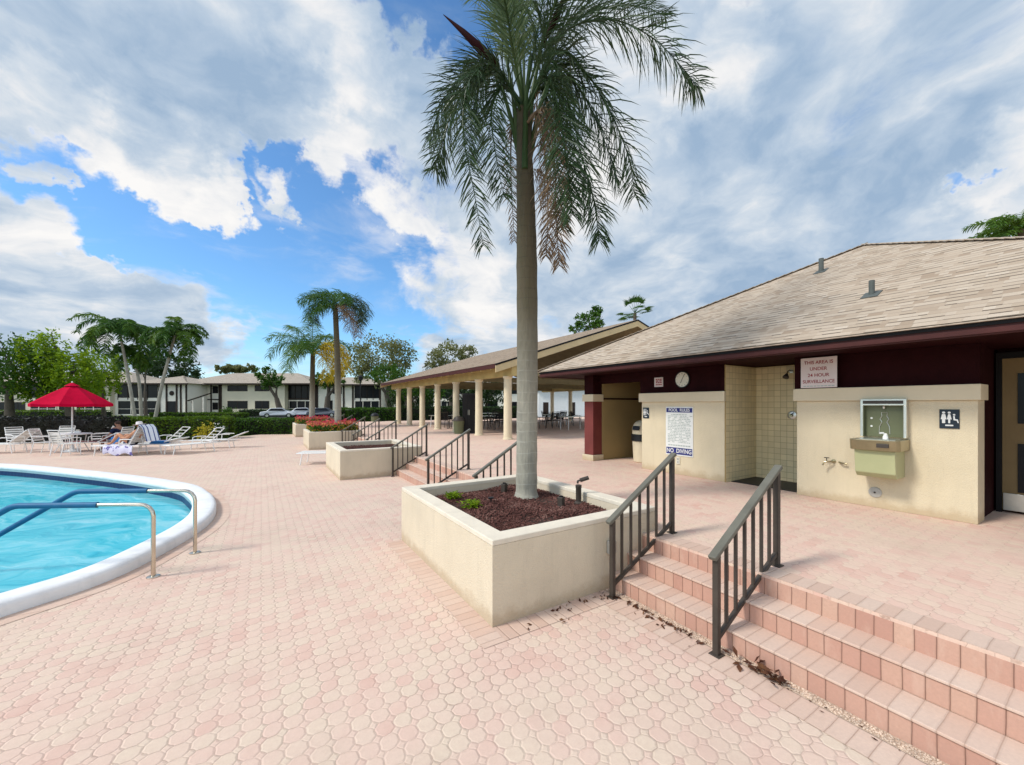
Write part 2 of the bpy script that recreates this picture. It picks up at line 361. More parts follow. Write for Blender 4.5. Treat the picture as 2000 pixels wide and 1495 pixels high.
# ------------------------------------------------------------------ mesh builder
class MB:
    def __init__(s): s.bm = bmesh.new(); s.uv = s.bm.loops.layers.uv.new('UVMap')
    def face(s, pts, uvs=None):
        try: f = s.bm.faces.new([s.bm.verts.new(p) for p in pts])
        except ValueError: return
        if uvs:
            for l, u in zip(f.loops, uvs): l[s.uv].uv = u
        return f
    def box(s, c, size, rot=None, z0=False):
        hx, hy, hz = size[0]/2, size[1]/2, size[2]/2
        c = V(c)
        if z0: c = c + V((0, 0, hz))
        m = Matrix.Translation(c) @ (rot.to_4x4() if rot is not None else Matrix())
        v = [s.bm.verts.new(m @ V((x*hx, y*hy, z*hz))) for x in (-1, 1) for y in (-1, 1) for z in (-1, 1)]
        for q in ((0, 1, 3, 2), (4, 6, 7, 5), (0, 4, 5, 1), (2, 3, 7, 6), (0, 2, 6, 4), (1, 5, 7, 3)):
            s.bm.faces.new([v[i] for i in q])
        return s
    def ext(s, x0, x1, y0, y1, z0, z1): return s.box(((x0+x1)/2, (y0+y1)/2, (z0+z1)/2), (abs(x1-x0), abs(y1-y0), abs(z1-z0)))
    def bar(s, p, q, w, h, up=V((0, 0, 1))):
        p, q = V(p), V(q); d = q-p; L = d.length; x = d.normalized()
        if abs(x.dot(up)) > .98: up = V((0, 1, 0))
        y = up.cross(x).normalized(); z = x.cross(y)
        return s.box((p+q)/2, (L, w, h), Matrix((x, y, z)).transposed())
    def tube(s, pts, rad, seg=10, cap=True):
        pts = [V(p) for p in pts]; n = len(pts)
        if not hasattr(rad, '__len__'): rad = [rad]*n
        rings = []; t0 = (pts[1]-pts[0]).normalized()
        a = t0.orthogonal().normalized()
        for i, p in enumerate(pts):
            t = ((pts[min(i+1, n-1)]-p).normalized() + (p-pts[max(i-1, 0)]).normalized())
            t = t.normalized() if t.length > 1e-6 else t0
            a = (a - t*a.dot(t)).normalized(); b = t.cross(a)
            rings.append([s.bm.verts.new(p + (a*math.cos(k*2*PI/seg)+b*math.sin(k*2*PI/seg))*rad[i]) for k in range(seg)])
        for r0, r1 in zip(rings, rings[1:]):
            for k in range(seg): s.bm.faces.new((r0[k], r0[(k+1) % seg], r1[(k+1) % seg], r1[k]))
        if cap: s.bm.faces.new(rings[0][::-1]); s.bm.faces.new(rings[-1])
        return s
    def lathe(s, c, prof, seg=20, axis=None):
        """prof: (radius, height) pairs along the axis"""
        m = Matrix.Translation(V(c)) @ (axis.to_4x4() if axis is not None else Matrix())
        rings = [[s.bm.verts.new(m @ V((r*math.cos(k*2*PI/seg), r*math.sin(k*2*PI/seg), z))) for k in range(seg)] for r, z in prof]
        for r0, r1 in zip(rings, rings[1:]):
            for k in range(seg): s.bm.faces.new((r0[k], r0[(k+1) % seg], r1[(k+1) % seg], r1[k]))
        s.bm.faces.new(rings[0][::-1]); s.bm.faces.new(rings[-1])
        return s
    def prism(s, poly, fn):
        """poly: 2-D outline, fn(p, side) -> 3-D point, side 0 or 1"""
        a = [s.bm.verts.new(fn(p, 0)) for p in poly]; b = [s.bm.verts.new(fn(p, 1)) for p in poly]; n = len(poly)
        s.bm.faces.new(a[::-1]); s.bm.faces.new(b)
        for i in range(n): s.bm.faces.new((a[i], a[(i+1) % n], b[(i+1) % n], b[i]))
        return s
    def ball(s, c, r, sub=2, scale=(1, 1, 1)):
        bmesh.ops.create_icosphere(s.bm, subdivisions=sub, radius=r, matrix=Matrix.Translation(V(c)) @ Matrix.Diagonal((*scale, 1)))
        return s
    def text(s, body, size, mat, spacing=1.0, xs=1.0):
        cu = bpy.data.curves.new('lettering', 'FONT'); cu.body = body; cu.size = size; cu.align_x = 'CENTER'; cu.align_y = 'CENTER'
        cu.space_line = spacing; cu.offset = size*.018
        o = bpy.data.objects.new('lettering', cu); COL.objects.link(o)
        bpy.context.view_layer.update()
        me = bpy.data.meshes.new_from_object(o.evaluated_get(bpy.context.evaluated_depsgraph_get()))
        me.transform(mat @ Matrix.Diagonal((xs, 1, 1, 1))); s.bm.from_mesh(me)
        bpy.data.objects.remove(o); bpy.data.curves.remove(cu); bpy.data.meshes.remove(me)
        return s
    def build(s, name, mat, parent=None, smooth=None, bevel=0, normals=True):
        if normals: bmesh.ops.recalc_face_normals(s.bm, faces=s.bm.faces)
        top = parent
        while top is not None and top.parent is not None: top = top.parent
        if top is not None: s.bm.transform((Matrix.Translation(top.location) @ top.rotation_euler.to_matrix().to_4x4()).inverted())
        me = bpy.data.meshes.new(name); s.bm.to_mesh(me); s.bm.free(); me.materials.append(mat)
        if smooth is not None:
            me.polygons.foreach_set('use_smooth', [True]*len(me.polygons)); me.set_sharp_from_angle(angle=math.radians(smooth))
        o = bpy.data.objects.new(name, me); COL.objects.link(o)
        if parent is not None: o.parent = parent
        if bevel:
            b = o.modifiers.new('edge', 'BEVEL'); b.width = bevel; b.segments = 2; b.limit_method = 'ANGLE'
        return o
def B(fn): m = MB(); fn(m); return m
def tag(o, label=None, cat=None, group=None, kind=None):
    for k, v in (('label', label), ('category', cat), ('group', group), ('kind', kind)):
        if v: o[k] = v
    return o
def thing(name, label, cat, loc=(0, 0, 0), rotz=0.0, group=None):
    o = bpy.data.objects.new(name, None); COL.objects.link(o); o.location = loc; o.rotation_euler = (0, 0, rotz)
    o.empty_display_size = .2
    return tag(o, label, cat, group)
def dup(root, loc, rotz, label, group=None, scale=None):
    kids = {}
    for o in ALL():
        if o.parent is not None: kids.setdefault(o.parent.name, []).append(o)
    r = root.copy(); COL.objects.link(r); r.location = loc; r.rotation_euler = (0, 0, rotz); r['label'] = label
    if group: r['group'] = group
    if scale: r.scale = (scale,)*3
    def rec(src, dst):
        for c in kids.get(src.name, []):
            d = c.copy(); COL.objects.link(d); d.parent = dst; rec(c, d)
    rec(root, r)
    return r
def ALL(): return list(scn.objects)
def struct(o): o['kind'] = 'structure'; return o
def lerp(a, b, t): return a + (b-a)*t
def spline(pts, n, closed=False):
    pts = [V(p) for p in pts]; out = []; k = len(pts); segs = k if closed else k-1
    g = (lambda i: pts[i % k]) if closed else (lambda i: pts[max(0, min(k-1, i))])
    for i in range(segs):
        a, b, c, d = g(i-1), g(i), g(i+1), g(i+2)
        for j in range(n):
            t = j/n
            out.append(.5*((2*b)+(c-a)*t+(2*a-5*b+4*c-d)*t*t+(3*b-a-3*c+d)*t**3))
    if not closed: out.append(pts[-1])
    return out
def rv(r, a=1.0):
    while True:
        v = V((r.uniform(-1, 1), r.uniform(-1, 1), r.uniform(-1, 1)))
        if .05 < v.length < 1: return v.normalized()*a

ZD = .48                     # patio level
# ------------------------------------------------------------------ light and sky
SUN = V((-.70, .14, .74)).normalized()
sun = bpy.data.lights.new('sun', 'SUN'); sun.energy = 3.05; sun.angle = math.radians(11); sun.color = (1, .965, .91)
suno = bpy.data.objects.new('sun', sun); COL.objects.link(suno); suno.rotation_euler = SUN.to_track_quat('Z', 'Y').to_euler()
world = bpy.data.worlds.new('World'); scn.world = world; world.use_nodes = True
def make_sky():
    t = N(world.node_tree); t.n.clear()
    out = t.new('ShaderNodeOutputWorld')
    sk = t.new('ShaderNodeTexSky', sky_type='NISHITA', sun_disc=False)
    sk.sun_elevation = math.asin(SUN.z); sk.sun_rotation = math.atan2(SUN.x, SUN.y)
    sk.dust_density = .3; sk.ozone_density = 2.5
    blue = t.new('ShaderNodeBackground'); blue.inputs[1].default_value = .15
    t.put(blue.inputs[0], t.mix(1.0, sk.outputs[0], (.78, 1.12, 1.32), 'MULTIPLY'))
    D = t.vm('NORMALIZE', t.new('ShaderNodeTexCoord').outputs['Generated'])
    s = t._sep(D)
    den = t.m('ADD', t.m('MAXIMUM', s[2], 0.0), .26)
    U = t.comb(t.m('DIVIDE', s[0], den), t.m('DIVIDE', s[1], den), t.m('MULTIPLY', s[2], .8))
    wq = t.vm('SCALE', t.comb(t.noise(U, 1.3, 4), t.noise(t.vm('ADD', U, (5.2, 1.3, 2.)), 1.3, 4), 0.), scale=.55)
    Q = t.vm('ADD', U, wq)
    n1 = t.noise(t.vm('ADD', Q, (3.1, .7, .2)), 1.9, 12, .58)
    n1b = t.noise(t.vm('ADD', t.vm('ADD', Q, (3.1, .7, .2)), (-.07, .09, .07)), 1.9, 9, .58)
    nf = t.noise(t.vm('ADD', Q, (1.7, 8.2, .5)), 4.5, 9, .62)
    def ncol(v, sc, d):
        n = t.new('ShaderNodeTexNoise'); t.put(n.inputs['Vector'], v); n.inputs['Scale'].default_value = sc; n.inputs['Detail'].default_value = d; n.inputs['Roughness'].default_value = .6
        return t.vm('SUBTRACT', n.outputs['Color'], (.5, .5, .5))
    DW = t.vm('NORMALIZE', t.vm('ADD', D, t.vm('ADD', t.vm('SCALE', ncol(D, 5.0, 6), scale=.30), t.vm('SCALE', ncol(D, 19.0, 5), scale=.10))))
    def blob(px, py, r, a, soft=.35):
        c = (VIEW + RIGHT*((px-1000)/F) + UP*((790-py)/F)).normalized()
        dt = t.vm('DOT_PRODUCT', DW, tuple(c))
        ang = math.atan(r/F*(1/(1+((px-1000)**2+(py-790)**2)/F**2))**.75)
        return t.m('MULTIPLY', t.map(dt, math.cos(ang), math.cos(ang*soft), 0., 1., True), a)
    bl = [(400, 480, 230, -.21), (620, 540, 250, -.20), (760, 590, 130, -.16), (830, 490, 100, -.16), (120, 390, 170, -.34), (270, 430, 170, -.32), (40, 440, 110, -.16), (560, 330, 75, -.30), (600, 290, 65, -.24), (525, 370, 50, -.20), (760, 30, 85, -.22), (890, 60, 120, -.18), (640, 215, 50, -.12), (775, 375, 70, -.12),
          (570, 385, 75, .30), (450, 415, 70, .24), (350, 400, 60, .18), (690, 520, 45, .12), (380, 120, 480, .24), (120, 180, 420, .24), (40, 352, 45, .22), (200, 600, 260, .26), (70, 540, 230, .26), (400, 605, 150, .22), (430, 395, 70, .20), (280, 280, 150, .20), (60, 620, 300, .22), (560, 130, 200, .18),
          (790, 430, 85, .24), (900, 590, 220, .26), (720, 130, 160, .2), (700, 330, 80, .2), (1500, 300, 800, .3), (1300, 560, 380, .25), (1880, 352, 45, -.24), (1410, 50, 60, -.16), (1000, 350, 220, .24), (620, 550, 45, .16), (860, 200, 160, .18)]
    acc = None
    for b_ in bl:
        v = blob(*b_); acc = v if acc is None else t.m('ADD', acc, v)
    # wispy edge: the amount of fine noise grows where the cloud is thin
    n1s = t.m('ADD', t.m('MULTIPLY', n1, 1.10), -.065)
    dens0 = t.m('ADD', n1s, t.m('ADD', acc, t.m('MULTIPLY', t.m('SUBTRACT', nf, .5), .44)))
    dens = t.map(dens0, .405, .69, 0., 1., True)
    veil = t.noise(t.vm('MULTIPLY', Q, (1., 1.6, 1.)), 2.6, 8, .6)
    dens = t.m('MAXIMUM', dens, t.m('MULTIPLY', t.map(veil, .46, .72, 0., .55, True), t.map(dens0, .10, .42, .25, 1.)))
    dens = t.m('MAXIMUM', dens, t.map(s[2], .16, .0, 0., .5, True))
    lit = t.m('MULTIPLY', t.m('SUBTRACT', n1, n1b), 2.4)
    darks = [(1560, 470, 330, -.26), (1850, 190, 330, -.18), (1450, 180, 180, -.05), (420, 130, 330, -.20), (130, 130, 260, -.16), (330, 250, 150, -.12), (1180, 560, 160, -.10), (830, 650, 130, -.30), (560, 230, 170, -.08), (480, 650, 130, -.16), (150, 640, 200, -.14),
             (1400, 150, 110, .28), (1170, 400, 150, .26), (1950, 350, 120, .34), (600, 0, 160, .25), (100, 260, 130, .28), (280, 300, 150, .26), (430, 400, 90, .26), (690, 160, 100, .28), (790, 430, 110, .28), (880, 590, 170, .30), (580, 380, 60, .28), (700, 340, 80, .2), (130, 540, 160, .22), (480, 600, 90, .24), (250, 520, 90, .16)]
    for b_ in darks: lit = t.m('ADD', lit, blob(*b_, .1))
    thin = t.map(dens0, .50, .72, .20, -.06)
    lit = t.m('ADD', t.m('ADD', lit, thin), t.m('MULTIPLY', t.m('SUBTRACT', nf, .5), .40))
    cc = t.ramp(t.m('ADD', lit, .50, clamp=True), [(0., (.34, .47, .64)), (.30, (.49, .60, .735)), (.54, (.65, .725, .81)), (.76, (.85, .86, .88)), (1., (.97, .955, .94))])
    # unseen clouds overhead and behind the camera, brightened as added fill light
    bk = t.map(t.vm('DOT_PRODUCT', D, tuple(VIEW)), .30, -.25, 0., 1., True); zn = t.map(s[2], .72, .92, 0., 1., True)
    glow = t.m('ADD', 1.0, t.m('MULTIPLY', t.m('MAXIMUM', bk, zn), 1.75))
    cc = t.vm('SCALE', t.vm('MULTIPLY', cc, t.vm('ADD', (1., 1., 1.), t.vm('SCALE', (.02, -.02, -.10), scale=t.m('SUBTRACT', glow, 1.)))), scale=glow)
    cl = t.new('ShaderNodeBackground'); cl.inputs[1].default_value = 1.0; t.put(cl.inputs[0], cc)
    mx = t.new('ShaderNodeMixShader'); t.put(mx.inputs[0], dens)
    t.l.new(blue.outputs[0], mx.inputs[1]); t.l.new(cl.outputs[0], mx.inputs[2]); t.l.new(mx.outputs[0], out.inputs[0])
make_sky()
vs = scn.view_settings; vs.view_transform = 'Standard'; vs.look = 'None'; vs.exposure = 0; vs.gamma = 1
scn.cycles.max_bounces = 6; scn.cycles.transparent_max_bounces = 12

# ------------------------------------------------------------------ pool outline
POOL = spline([(-1.97, 5.42, 0), (-1.43, 5.88, 0), (-1.09, 6.54, 0), (-.74, 7.66, 0), (-.68, 8.77, 0), (-.9, 10.15, 0), (-1.5, 11.7, 0), (-3.58, 14.7, 0), (-6.75, 18.4, 0), (-10.5, 20.6, 0),
               (-15, 20.5, 0), (-18.5, 16, 0), (-17, 10, 0), (-12, 6.2, 0), (-7, 4.3, 0), (-4.2, 4.1, 0), (-2.9, 4.7, 0)], 8, True)
def inset(poly, d):
    n = len(poly); out = []
    for i, p in enumerate(poly):
        t = (poly[(i+1) % n]-poly[i-1]).normalized(); out.append(p + V((-t.y, t.x, 0))*d)
    return out
def fill(outer, holes, z, name, mat):
    bm = bmesh.new(); es = []
    for loop in [outer]+holes:
        vs_ = [bm.verts.new((p[0], p[1], z)) for p in loop]
        es += [bm.edges.new((vs_[i], vs_[(i+1) % len(vs_)])) for i in range(len(vs_))]
    bmesh.ops.triangle_fill(bm, use_beauty=True, use_dissolve=False, edges=es)
    m = MB(); m.bm.free(); m.bm = bm; m.uv = bm.loops.layers.uv.new('UVMap')
    for f in bm.faces:
        if f.normal.z < 0: f.normal_flip()
    return m.build(name, mat, normals=False)

# ------------------------------------------------------------------ ground, decks, borders
B(lambda m: [m.face([(-900, 26, -.05), (900, 26, -.05), (900, 1500, -.05), (-900, 1500, -.05)]), m.face([(-900, -300, -.05), (-31, -300, -.05), (-31, 26, -.05), (-900, 26, -.05)]), m.face([(31, -300, -.05), (900, -300, -.05), (900, 26, -.05), (31, 26, -.05)])]).build('lawn', M['lawn'])['kind'] = 'structure'
DECK_EDGE = [(-31, -12), (3.2, -12), (3.2, 32), (1.2, 31.0), (-1.2, 28.4), (-4.5, 30.5), (-9, 30.5), (-31, 26.1)]
deck = struct(fill(DECK_EDGE, [POOL], 0.0, 'pool_deck', M['pavers']))
# brick edging course along the coping
pin = inset(POOL, -.20); pc = inset(POOL, -.005)
def strip(a, b, z, closed=True):
    m = MB(); n = len(a)
    for i in range(n if closed else n-1):
        j = (i+1) % n; m.face([(a[i].x, a[i].y, z), (a[j].x, a[j].y, z), (b[j].x, b[j].y, z), (b[i].x, b[i].y, z)])
    return m
struct(strip(pc, pin, .004).build('pool_brick_border', M['border_wide']))

# upper patio
struct(B(lambda m: m.ext(3.55, 31, -12, 34, -.3, ZD)).build('patio', M['patio_pavers']))
struct(B(lambda m: m.face([(3.552, -12, ZD+.004), (3.76, -12, ZD+.004), (3.76, 34, ZD+.004), (3.552, 34, ZD+.004)])).build('patio_brick_border', M['tread']))

# swimming pool
sp = thing('swimming_pool', 'large freeform swimming pool with white raised coping', 'pool', (-1.5, 8, 0))
def coping():
    m = MB()
    prof = [(.0, -.06), (.0, .085), (.012, .115), (.04, .135), (.08, .142), (.28, .136), (.325, .122), (.345, .09), (.345, .045), (.33, .03)]
    rings = [(inset(POOL, a), z) for a, z in prof]
    vv = [[m.bm.verts.new((p.x, p.y, z)) for p in r] for r, z in rings]; n = len(POOL)
    for a, b in zip(vv, vv[1:]):
        for i in range(n): m.bm.faces.new((a[i], a[(i+1) % n], b[(i+1) % n], b[i]))
    return m
coping().build('coping', M['coping'], sp, smooth=50)
def wallband(d, z0, z1):
    m = MB(); r = inset(POOL, d); n = len(r); L = 0
    for i in range(n):
        a, b = r[i], r[(i+1) % n]; l = (b-a).length
        m.face([(a.x, a.y, z0), (b.x, b.y, z0), (b.x, b.y, z1), (a.x, a.y, z1)], [(L, z0), (L+l, z0), (L+l, z1), (L, z1)]); L += l
    return m
wallband(.335, -.28, -.02).build('tile_band', M['pooltile'], sp)
wallband(.335, -.02, .035).build('grey_tile_band', M['pooltile_grey'], sp)
def basin():
    m = wallband(.333, -1.15, -.28); f = fill([(p.x, p.y) for p in inset(POOL, .333)], [], -1.15, 'x', M['basin'])
    m.bm.from_mesh(f.data); bpy.data.objects.remove(f); return m
basin().build('basin', M['basin'], sp, normals=False)
wat = fill([(p.x, p.y) for p in inset(POOL, .336)], [], -.145, 'pool_water', M['water']); wat['kind'] = 'structure'

# pool hand rails
def pool_rail(base, label):
    t = thing('pool_handrail', label, 'handrail', base, 0, 'grab rails at the pool entry')
    d = V((-.90, .43, 0)).normalized(); b = V(base); h = .80
    def P(s, z): return b + d*s + V((0, 0, z))
    arc = [P(0, 0), P(0, h-.13)] + [P(.13-.13*math.cos(a), h-.13+.13*math.sin(a)) for a in (.4, .8, 1.2, 1.57)] + [P(.60, h+.01)]
    B(lambda m: m.tube(arc, .021, 14)).build('steel_tube', M['steel'], t, smooth=40)
    arc2 = [P(.55, h+.008), P(1.30, h+.02)] + [P(1.30+.22*math.sin(a), h+.02-.22*(1-math.cos(a))) for a in (.2, .4, .55)] + [P(2.75, -.02), P(2.95, -.16)]
    B(lambda m: m.tube(arc2, .031, 14)).build('blue_sleeve', M['sleeve'], t, smooth=40)
    B(lambda m: m.lathe(b, [(.062, .0), (.062, .008), (.05, .016), (.024, .022)], 20)).build('base_plate', M['steel'], t, smooth=40)
pool_rail((-1.01, 5.82, 0), 'steel pool handrail with blue sleeve, nearer the camera of the pair')
pool_rail((-.72, 6.47, 0), 'steel pool handrail with blue sleeve, farther one of the pair')

# ------------------------------------------------------------------ planters
PX0, PX1, PZ, PW = 1.66, 3.78, .742, .19
def planter(y0, label, soil_z, n):
    y1 = y0+2.6
    t = thing('planter_box', label, 'planter', ((PX0+PX1)/2, (y0+y1)/2, 0), 0, 'square stucco planters along the steps')
    def walls(m):
        m.ext(PX0, PX1, y0, y0+PW, 0, PZ-.05); m.ext(PX0, PX1, y1-PW, y1, 0, PZ-.05)
        m.ext(PX0, PX0+PW, y0+PW, y1-PW, 0, PZ-.05); m.ext(PX1-PW, PX1, y0+PW, y1-PW, 0, PZ-.05)
    B(walls).build('wall', M['planter'], t)
    def rim(m):
        o = [(PX0, y0), (PX1, y0), (PX1, y1), (PX0, y1)]; i = [(PX0+PW, y0+PW), (PX1-PW, y0+PW), (PX1-PW, y1-PW), (PX0+PW, y1-PW)]
        for z in (PZ-.05, PZ):
            for k in range(4):
                j = (k+1) % 4; m.face([(*o[k], z), (*o[j], z), (*i[j], z), (*i[k], z)])
        for k in range(4):
            j = (k+1) % 4
            m.face([(*o[k], PZ-.05), (*o[j], PZ-.05), (*o[j], PZ), (*o[k], PZ)]); m.face([(*i[k], PZ-.05), (*i[j], PZ-.05), (*i[j], PZ), (*i[k], PZ)])
        bmesh.ops.remove_doubles(m.bm, verts=m.bm.verts, dist=1e-4)
    B(rim).build('rim', M['rim'], t, bevel=.008)
    B(lambda m: m.ext(PX0+PW, PX1-PW, y0+PW, y1-PW, .3, soil_z)).build('soil', M['dirt'], t)
    return t
PY = [2.96, 10.72, 18.5, 26.2]
planter(PY[0], 'nearest cream stucco planter holding the tall palm and red mulch', .60, 0)
planter(PY[1], 'cream stucco planter with red mulch and no plants, second from the camera', .60, 1)
planter(PY[2], 'cream stucco planter overflowing with red and pink flowers, third from the camera', .62, 2)
planter(PY[3], 'farthest cream stucco planter, partly behind the flower planter', .62, 3)
def mulch(y0, n, label, seed):
    r = random.Random(seed); m = MB()
    for i in range(n):
        x = r.uniform(PX0+PW+.02, PX1-PW-.02); y = r.uniform(y0+PW+.02, y0+2.6-PW-.02)
        z = .605 + .035*noise_at(x*1.7, y*1.7) + r.uniform(0, .02)
        L = r.uniform(.012, .038); w = r.uniform(.006, .014); h = r.uniform(.003, .007)
        m.box((x, y, z), (L, w, h), Matrix.Rotation(r.uniform(0, 6.3), 3, 'Z') @ Matrix.Rotation(r.uniform(-.6, .6), 3, 'X') @ Matrix.Rotation(r.uniform(-.6, .6), 3, 'Y'))
    o = m.build('bark_mulch', M['mulch'], normals=False); tag(o, label, 'mulch', None, 'stuff')
from mathutils import noise as mnoise
def noise_at(x, y, z=0.0): return mnoise.noise(V((x, y, z)))
mulch(PY[0], 11000, 'red bark mulch around the foot of the tall palm', 3)
mulch(PY[1], 3500, 'red bark mulch in the empty second planter', 4)

# outlet box on the side of the near planter
ob = thing('outlet_box', 'small grey weatherproof outlet box on the near planter behind the railing', 'outlet', (3.06, 2.93, .42))
B(lambda m: m.ext(3.00, 3.09, 2.91, 2.958, .37, .50)).build('box', M['concrete'], ob, bevel=.004)
B(lambda m: m.ext(3.005, 3.085, 2.902, 2.91, .38, .49)).build('cover', M['silver'], ob)

# ------------------------------------------------------------------ steps
RX = [3.05, 3.30, 3.55]
def flight(y0, y1, label):
    t = thing('brick_steps', label, 'steps', (3.2, (y0+y1)/2, 0), 0, 'flights of brick steps up to the patio')
    r = ZD/3
    for k in range(3):
        z1 = r*(k+1); x0 = RX[k]; x1 = RX[k+1] if k < 2 else 3.553
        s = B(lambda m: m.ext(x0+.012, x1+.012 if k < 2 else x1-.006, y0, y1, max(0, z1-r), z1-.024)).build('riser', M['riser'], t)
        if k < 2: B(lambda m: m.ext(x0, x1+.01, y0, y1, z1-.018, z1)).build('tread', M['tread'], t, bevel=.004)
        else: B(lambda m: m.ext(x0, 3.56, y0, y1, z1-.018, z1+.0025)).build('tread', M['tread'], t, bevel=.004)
flight(-9, PY[0], 'nearest flight of three brick steps, running out of the photo')
flight(PY[0]+2.6, PY[1], 'flight of three brick steps just beyond the palm planter')
flight(PY[1]+2.6, PY[2], 'flight of three brick steps between mulch planter and flower planter')
flight(PY[2]+2.6, PY[3], 'farthest flight of brick steps beyond the flower planter')
# flush brick courses and pebbles on the pool deck
def sheet(x0, x1, y0, y1, z): return B(lambda m: m.face([(x0, y0, z), (x1, y0, z), (x1, y1, z), (x0, y1, z)]))
struct(sheet(2.755, 2.965, -9, PY[0]-.23, .004).build('step_brick_border', M['border']))
struct(sheet(2.965, 3.062, -9, PY[0], .006).build('gravel_strip', M['gravelfloor']))
struct(sheet(PX0-.20, PX0, PY[0]-.22, PY[0]+2.6, .004).build('planter_brick_border', M['border']))
struct(sheet(PX0+.002, 2.93, PY[0]-.22, PY[0], .004).build('planter_front_border', M['border_x']))
def pebbles():
    r = random.Random(5); m = MB()
    for i in range(2600):
        x = r.uniform(2.975, 3.05); y = r.uniform(-1.6, PY[0]-.02); s = r.uniform(.004, .009)
        m.ball((x, y, .008), s, 1, (1, r.uniform(.7, 1.2), .7))
    o = m.build('pebble_gravel', M['pebble'], smooth=60, normals=False); tag(o, 'narrow line of tan pebbles along the foot of the nearest steps', 'gravel', None, 'stuff')
pebbles()

# ------------------------------------------------------------------ step railings
def step_rail(y, label):
    t = thing('step_railing', label, 'railing', (2.92, y, 0), 0, 'bronze metal railings on the steps')
    xl, xu = 2.92, 3.84; zl, zu = .765, 1.315
    sl = (zu-zl)/(xu-xl)
    for x, z0, z1 in ((xl, 0, zl), (xu, ZD, zu)):
        p = B(lambda m: m.ext(x-.022, x+.022, y-.022, y+.022, z0, z1-.008)).build('post', M['rail'], t, bevel=.003)
        B(lambda m: m.ext(x-.042, x+.042, y-.042, y+.042, z0+.001, z0+.011)).build('base_plate', M['rail'], p, bevel=.003)
    B(lambda m: m.bar((xl-.06, y, zl-.06*sl+.012), (xu+.04, y, zu+.04*sl+.012), .062, .036)).build('top_rail', M['rail_top'], t, bevel=.006)
    zb = lambda x: .12 + (x-xl)*(.60-.12)/(xu-xl)
    B(lambda m: m.bar((xl+.02, y, zb(xl+.02)), (xu-.02, y, zb(xu-.02)), .03, .032)).build('bottom_rail', M['rail'], t)
    for k in range(1, 7):
        x = xl + (xu-xl)*k/7
        B(lambda m: m.ext(x-.011, x+.011, y-.011, y+.011, zb(x), zl+(x-xl)*sl+.002)).build('baluster', M['rail'], t)
for y, lab in ((1.74, 'bronze step railing standing alone in the foreground, nearest the camera'), (2.80, 'bronze step railing beside the right face of the near planter'),
               (5.74, 'bronze step railing rising just behind the palm trunk'), (7.92, 'bronze step railing midway between the palm planter and the mulch planter'), (10.55, 'bronze step railing against the near face of the mulch planter'),
               (13.5, 'bronze step railing just beyond the mulch planter'), (15.8, 'bronze step railing midway between mulch planter and flower planter'), (18.33, 'bronze step railing against the near face of the flower planter'),
               (21.3, 'bronze step railing just beyond the flower planter'), (23.6, 'farthest but one bronze step railing beyond the flower planter'), (26.0, 'farthest bronze step railing beside the last planter')):
    step_rail(y, lab)
# ------------------------------------------------------------------ rest-room building
BX = 7.15
def hroof(m, A, Bp, Cp, slope_dir):
    """roof facet with uv: u along the eave, v up the slope"""
    pts = [V(p) for p in (A, Bp, Cp)]; e = (pts[1]-pts[0]).normalized(); nrm = (pts[1]-pts[0]).cross(pts[2]-pts[0]).normalized(); s = nrm.cross(e)
    if s.z < 0: s = -s
    m.face(pts, [(p.dot(e)+30, (p-pts[0]).dot(s)) for p in pts])
rb = thing('restroom_building', 'low cream restroom building with a shingled hip roof and maroon upper walls', 'building', (9, 3.4, ZD))
part = lambda f, n, mt, par=rb, **k: B(f).build(n, M[mt], par, **k)
part(lambda m: m.ext(BX, 7.45, 4.11, 5.98, ZD, 1.95), 'lower_wall', 'stucco', bevel=.006)
part(lambda m: m.ext(BX, 7.50, 1.07, 2.95, ZD, 1.95), 'lower_wall', 'stucco', bevel=.006)
part(lambda m: m.ext(BX-.045, 7.46, 4.09, 6.03, 1.95, 2.14), 'trim_band', 'trim', bevel=.006)
part(lambda m: m.ext(BX-.045, 7.51, 1.04, 2.985, 1.95, 2.14), 'trim_band', 'trim', bevel=.006)
part(lambda m: [m.ext(7.24, 7.46, 4.11, 6.10, 2.14, 2.63), m.ext(7.19, 7.24, 4.11, 4.20, 2.14, 2.63)], 'upper_wall', 'maroon')
part(lambda m: [m.ext(7.24, 7.50, 1.07, 2.985, 2.14, 2.63), m.ext(7.16, 7.24, 2.90, 2.985, 2.14, 2.63)], 'upper_wall', 'maroon')
part(lambda m: [m.ext(7.25, 7.45, 6.10, 7.40, 2.42, 2.63)], 'lintel', 'maroon')
# shower recess
def shower(m):
    z0, z1 = ZD, 2.61
    m.face([(8.2, 4.085, z0), (8.2, 2.9, z0), (8.2, 2.9, z1), (8.2, 4.085, z1)], [(0, z0), (1.185, z0), (1.185, z1), (0, z1)])
    m.face([(7.452, 4.085, z0), (8.2, 4.085, z0), (8.2, 4.085, z1), (7.452, 4.085, z1)], [(0.3, z0), (1.05, z0), (1.05, z1), (0.3, z1)])
    m.face([(BX+.002, 4.085, z0), (7.452, 4.085, z0), (7.452, 4.085, z1), (BX+.002, 4.085, z1)], [(0, z0), (.3, z0), (.3, z1), (0, z1)])
part(shower, 'shower_tile_wall', 'tile', normals=False)
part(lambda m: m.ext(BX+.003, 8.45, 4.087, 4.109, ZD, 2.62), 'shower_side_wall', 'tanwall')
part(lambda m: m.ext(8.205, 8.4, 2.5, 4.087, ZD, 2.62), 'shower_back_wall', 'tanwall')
part(lambda m: m.ext(7.30, 8.15, 2.96, 4.07, ZD+.001, ZD+.012), 'shower_floor', 'black')
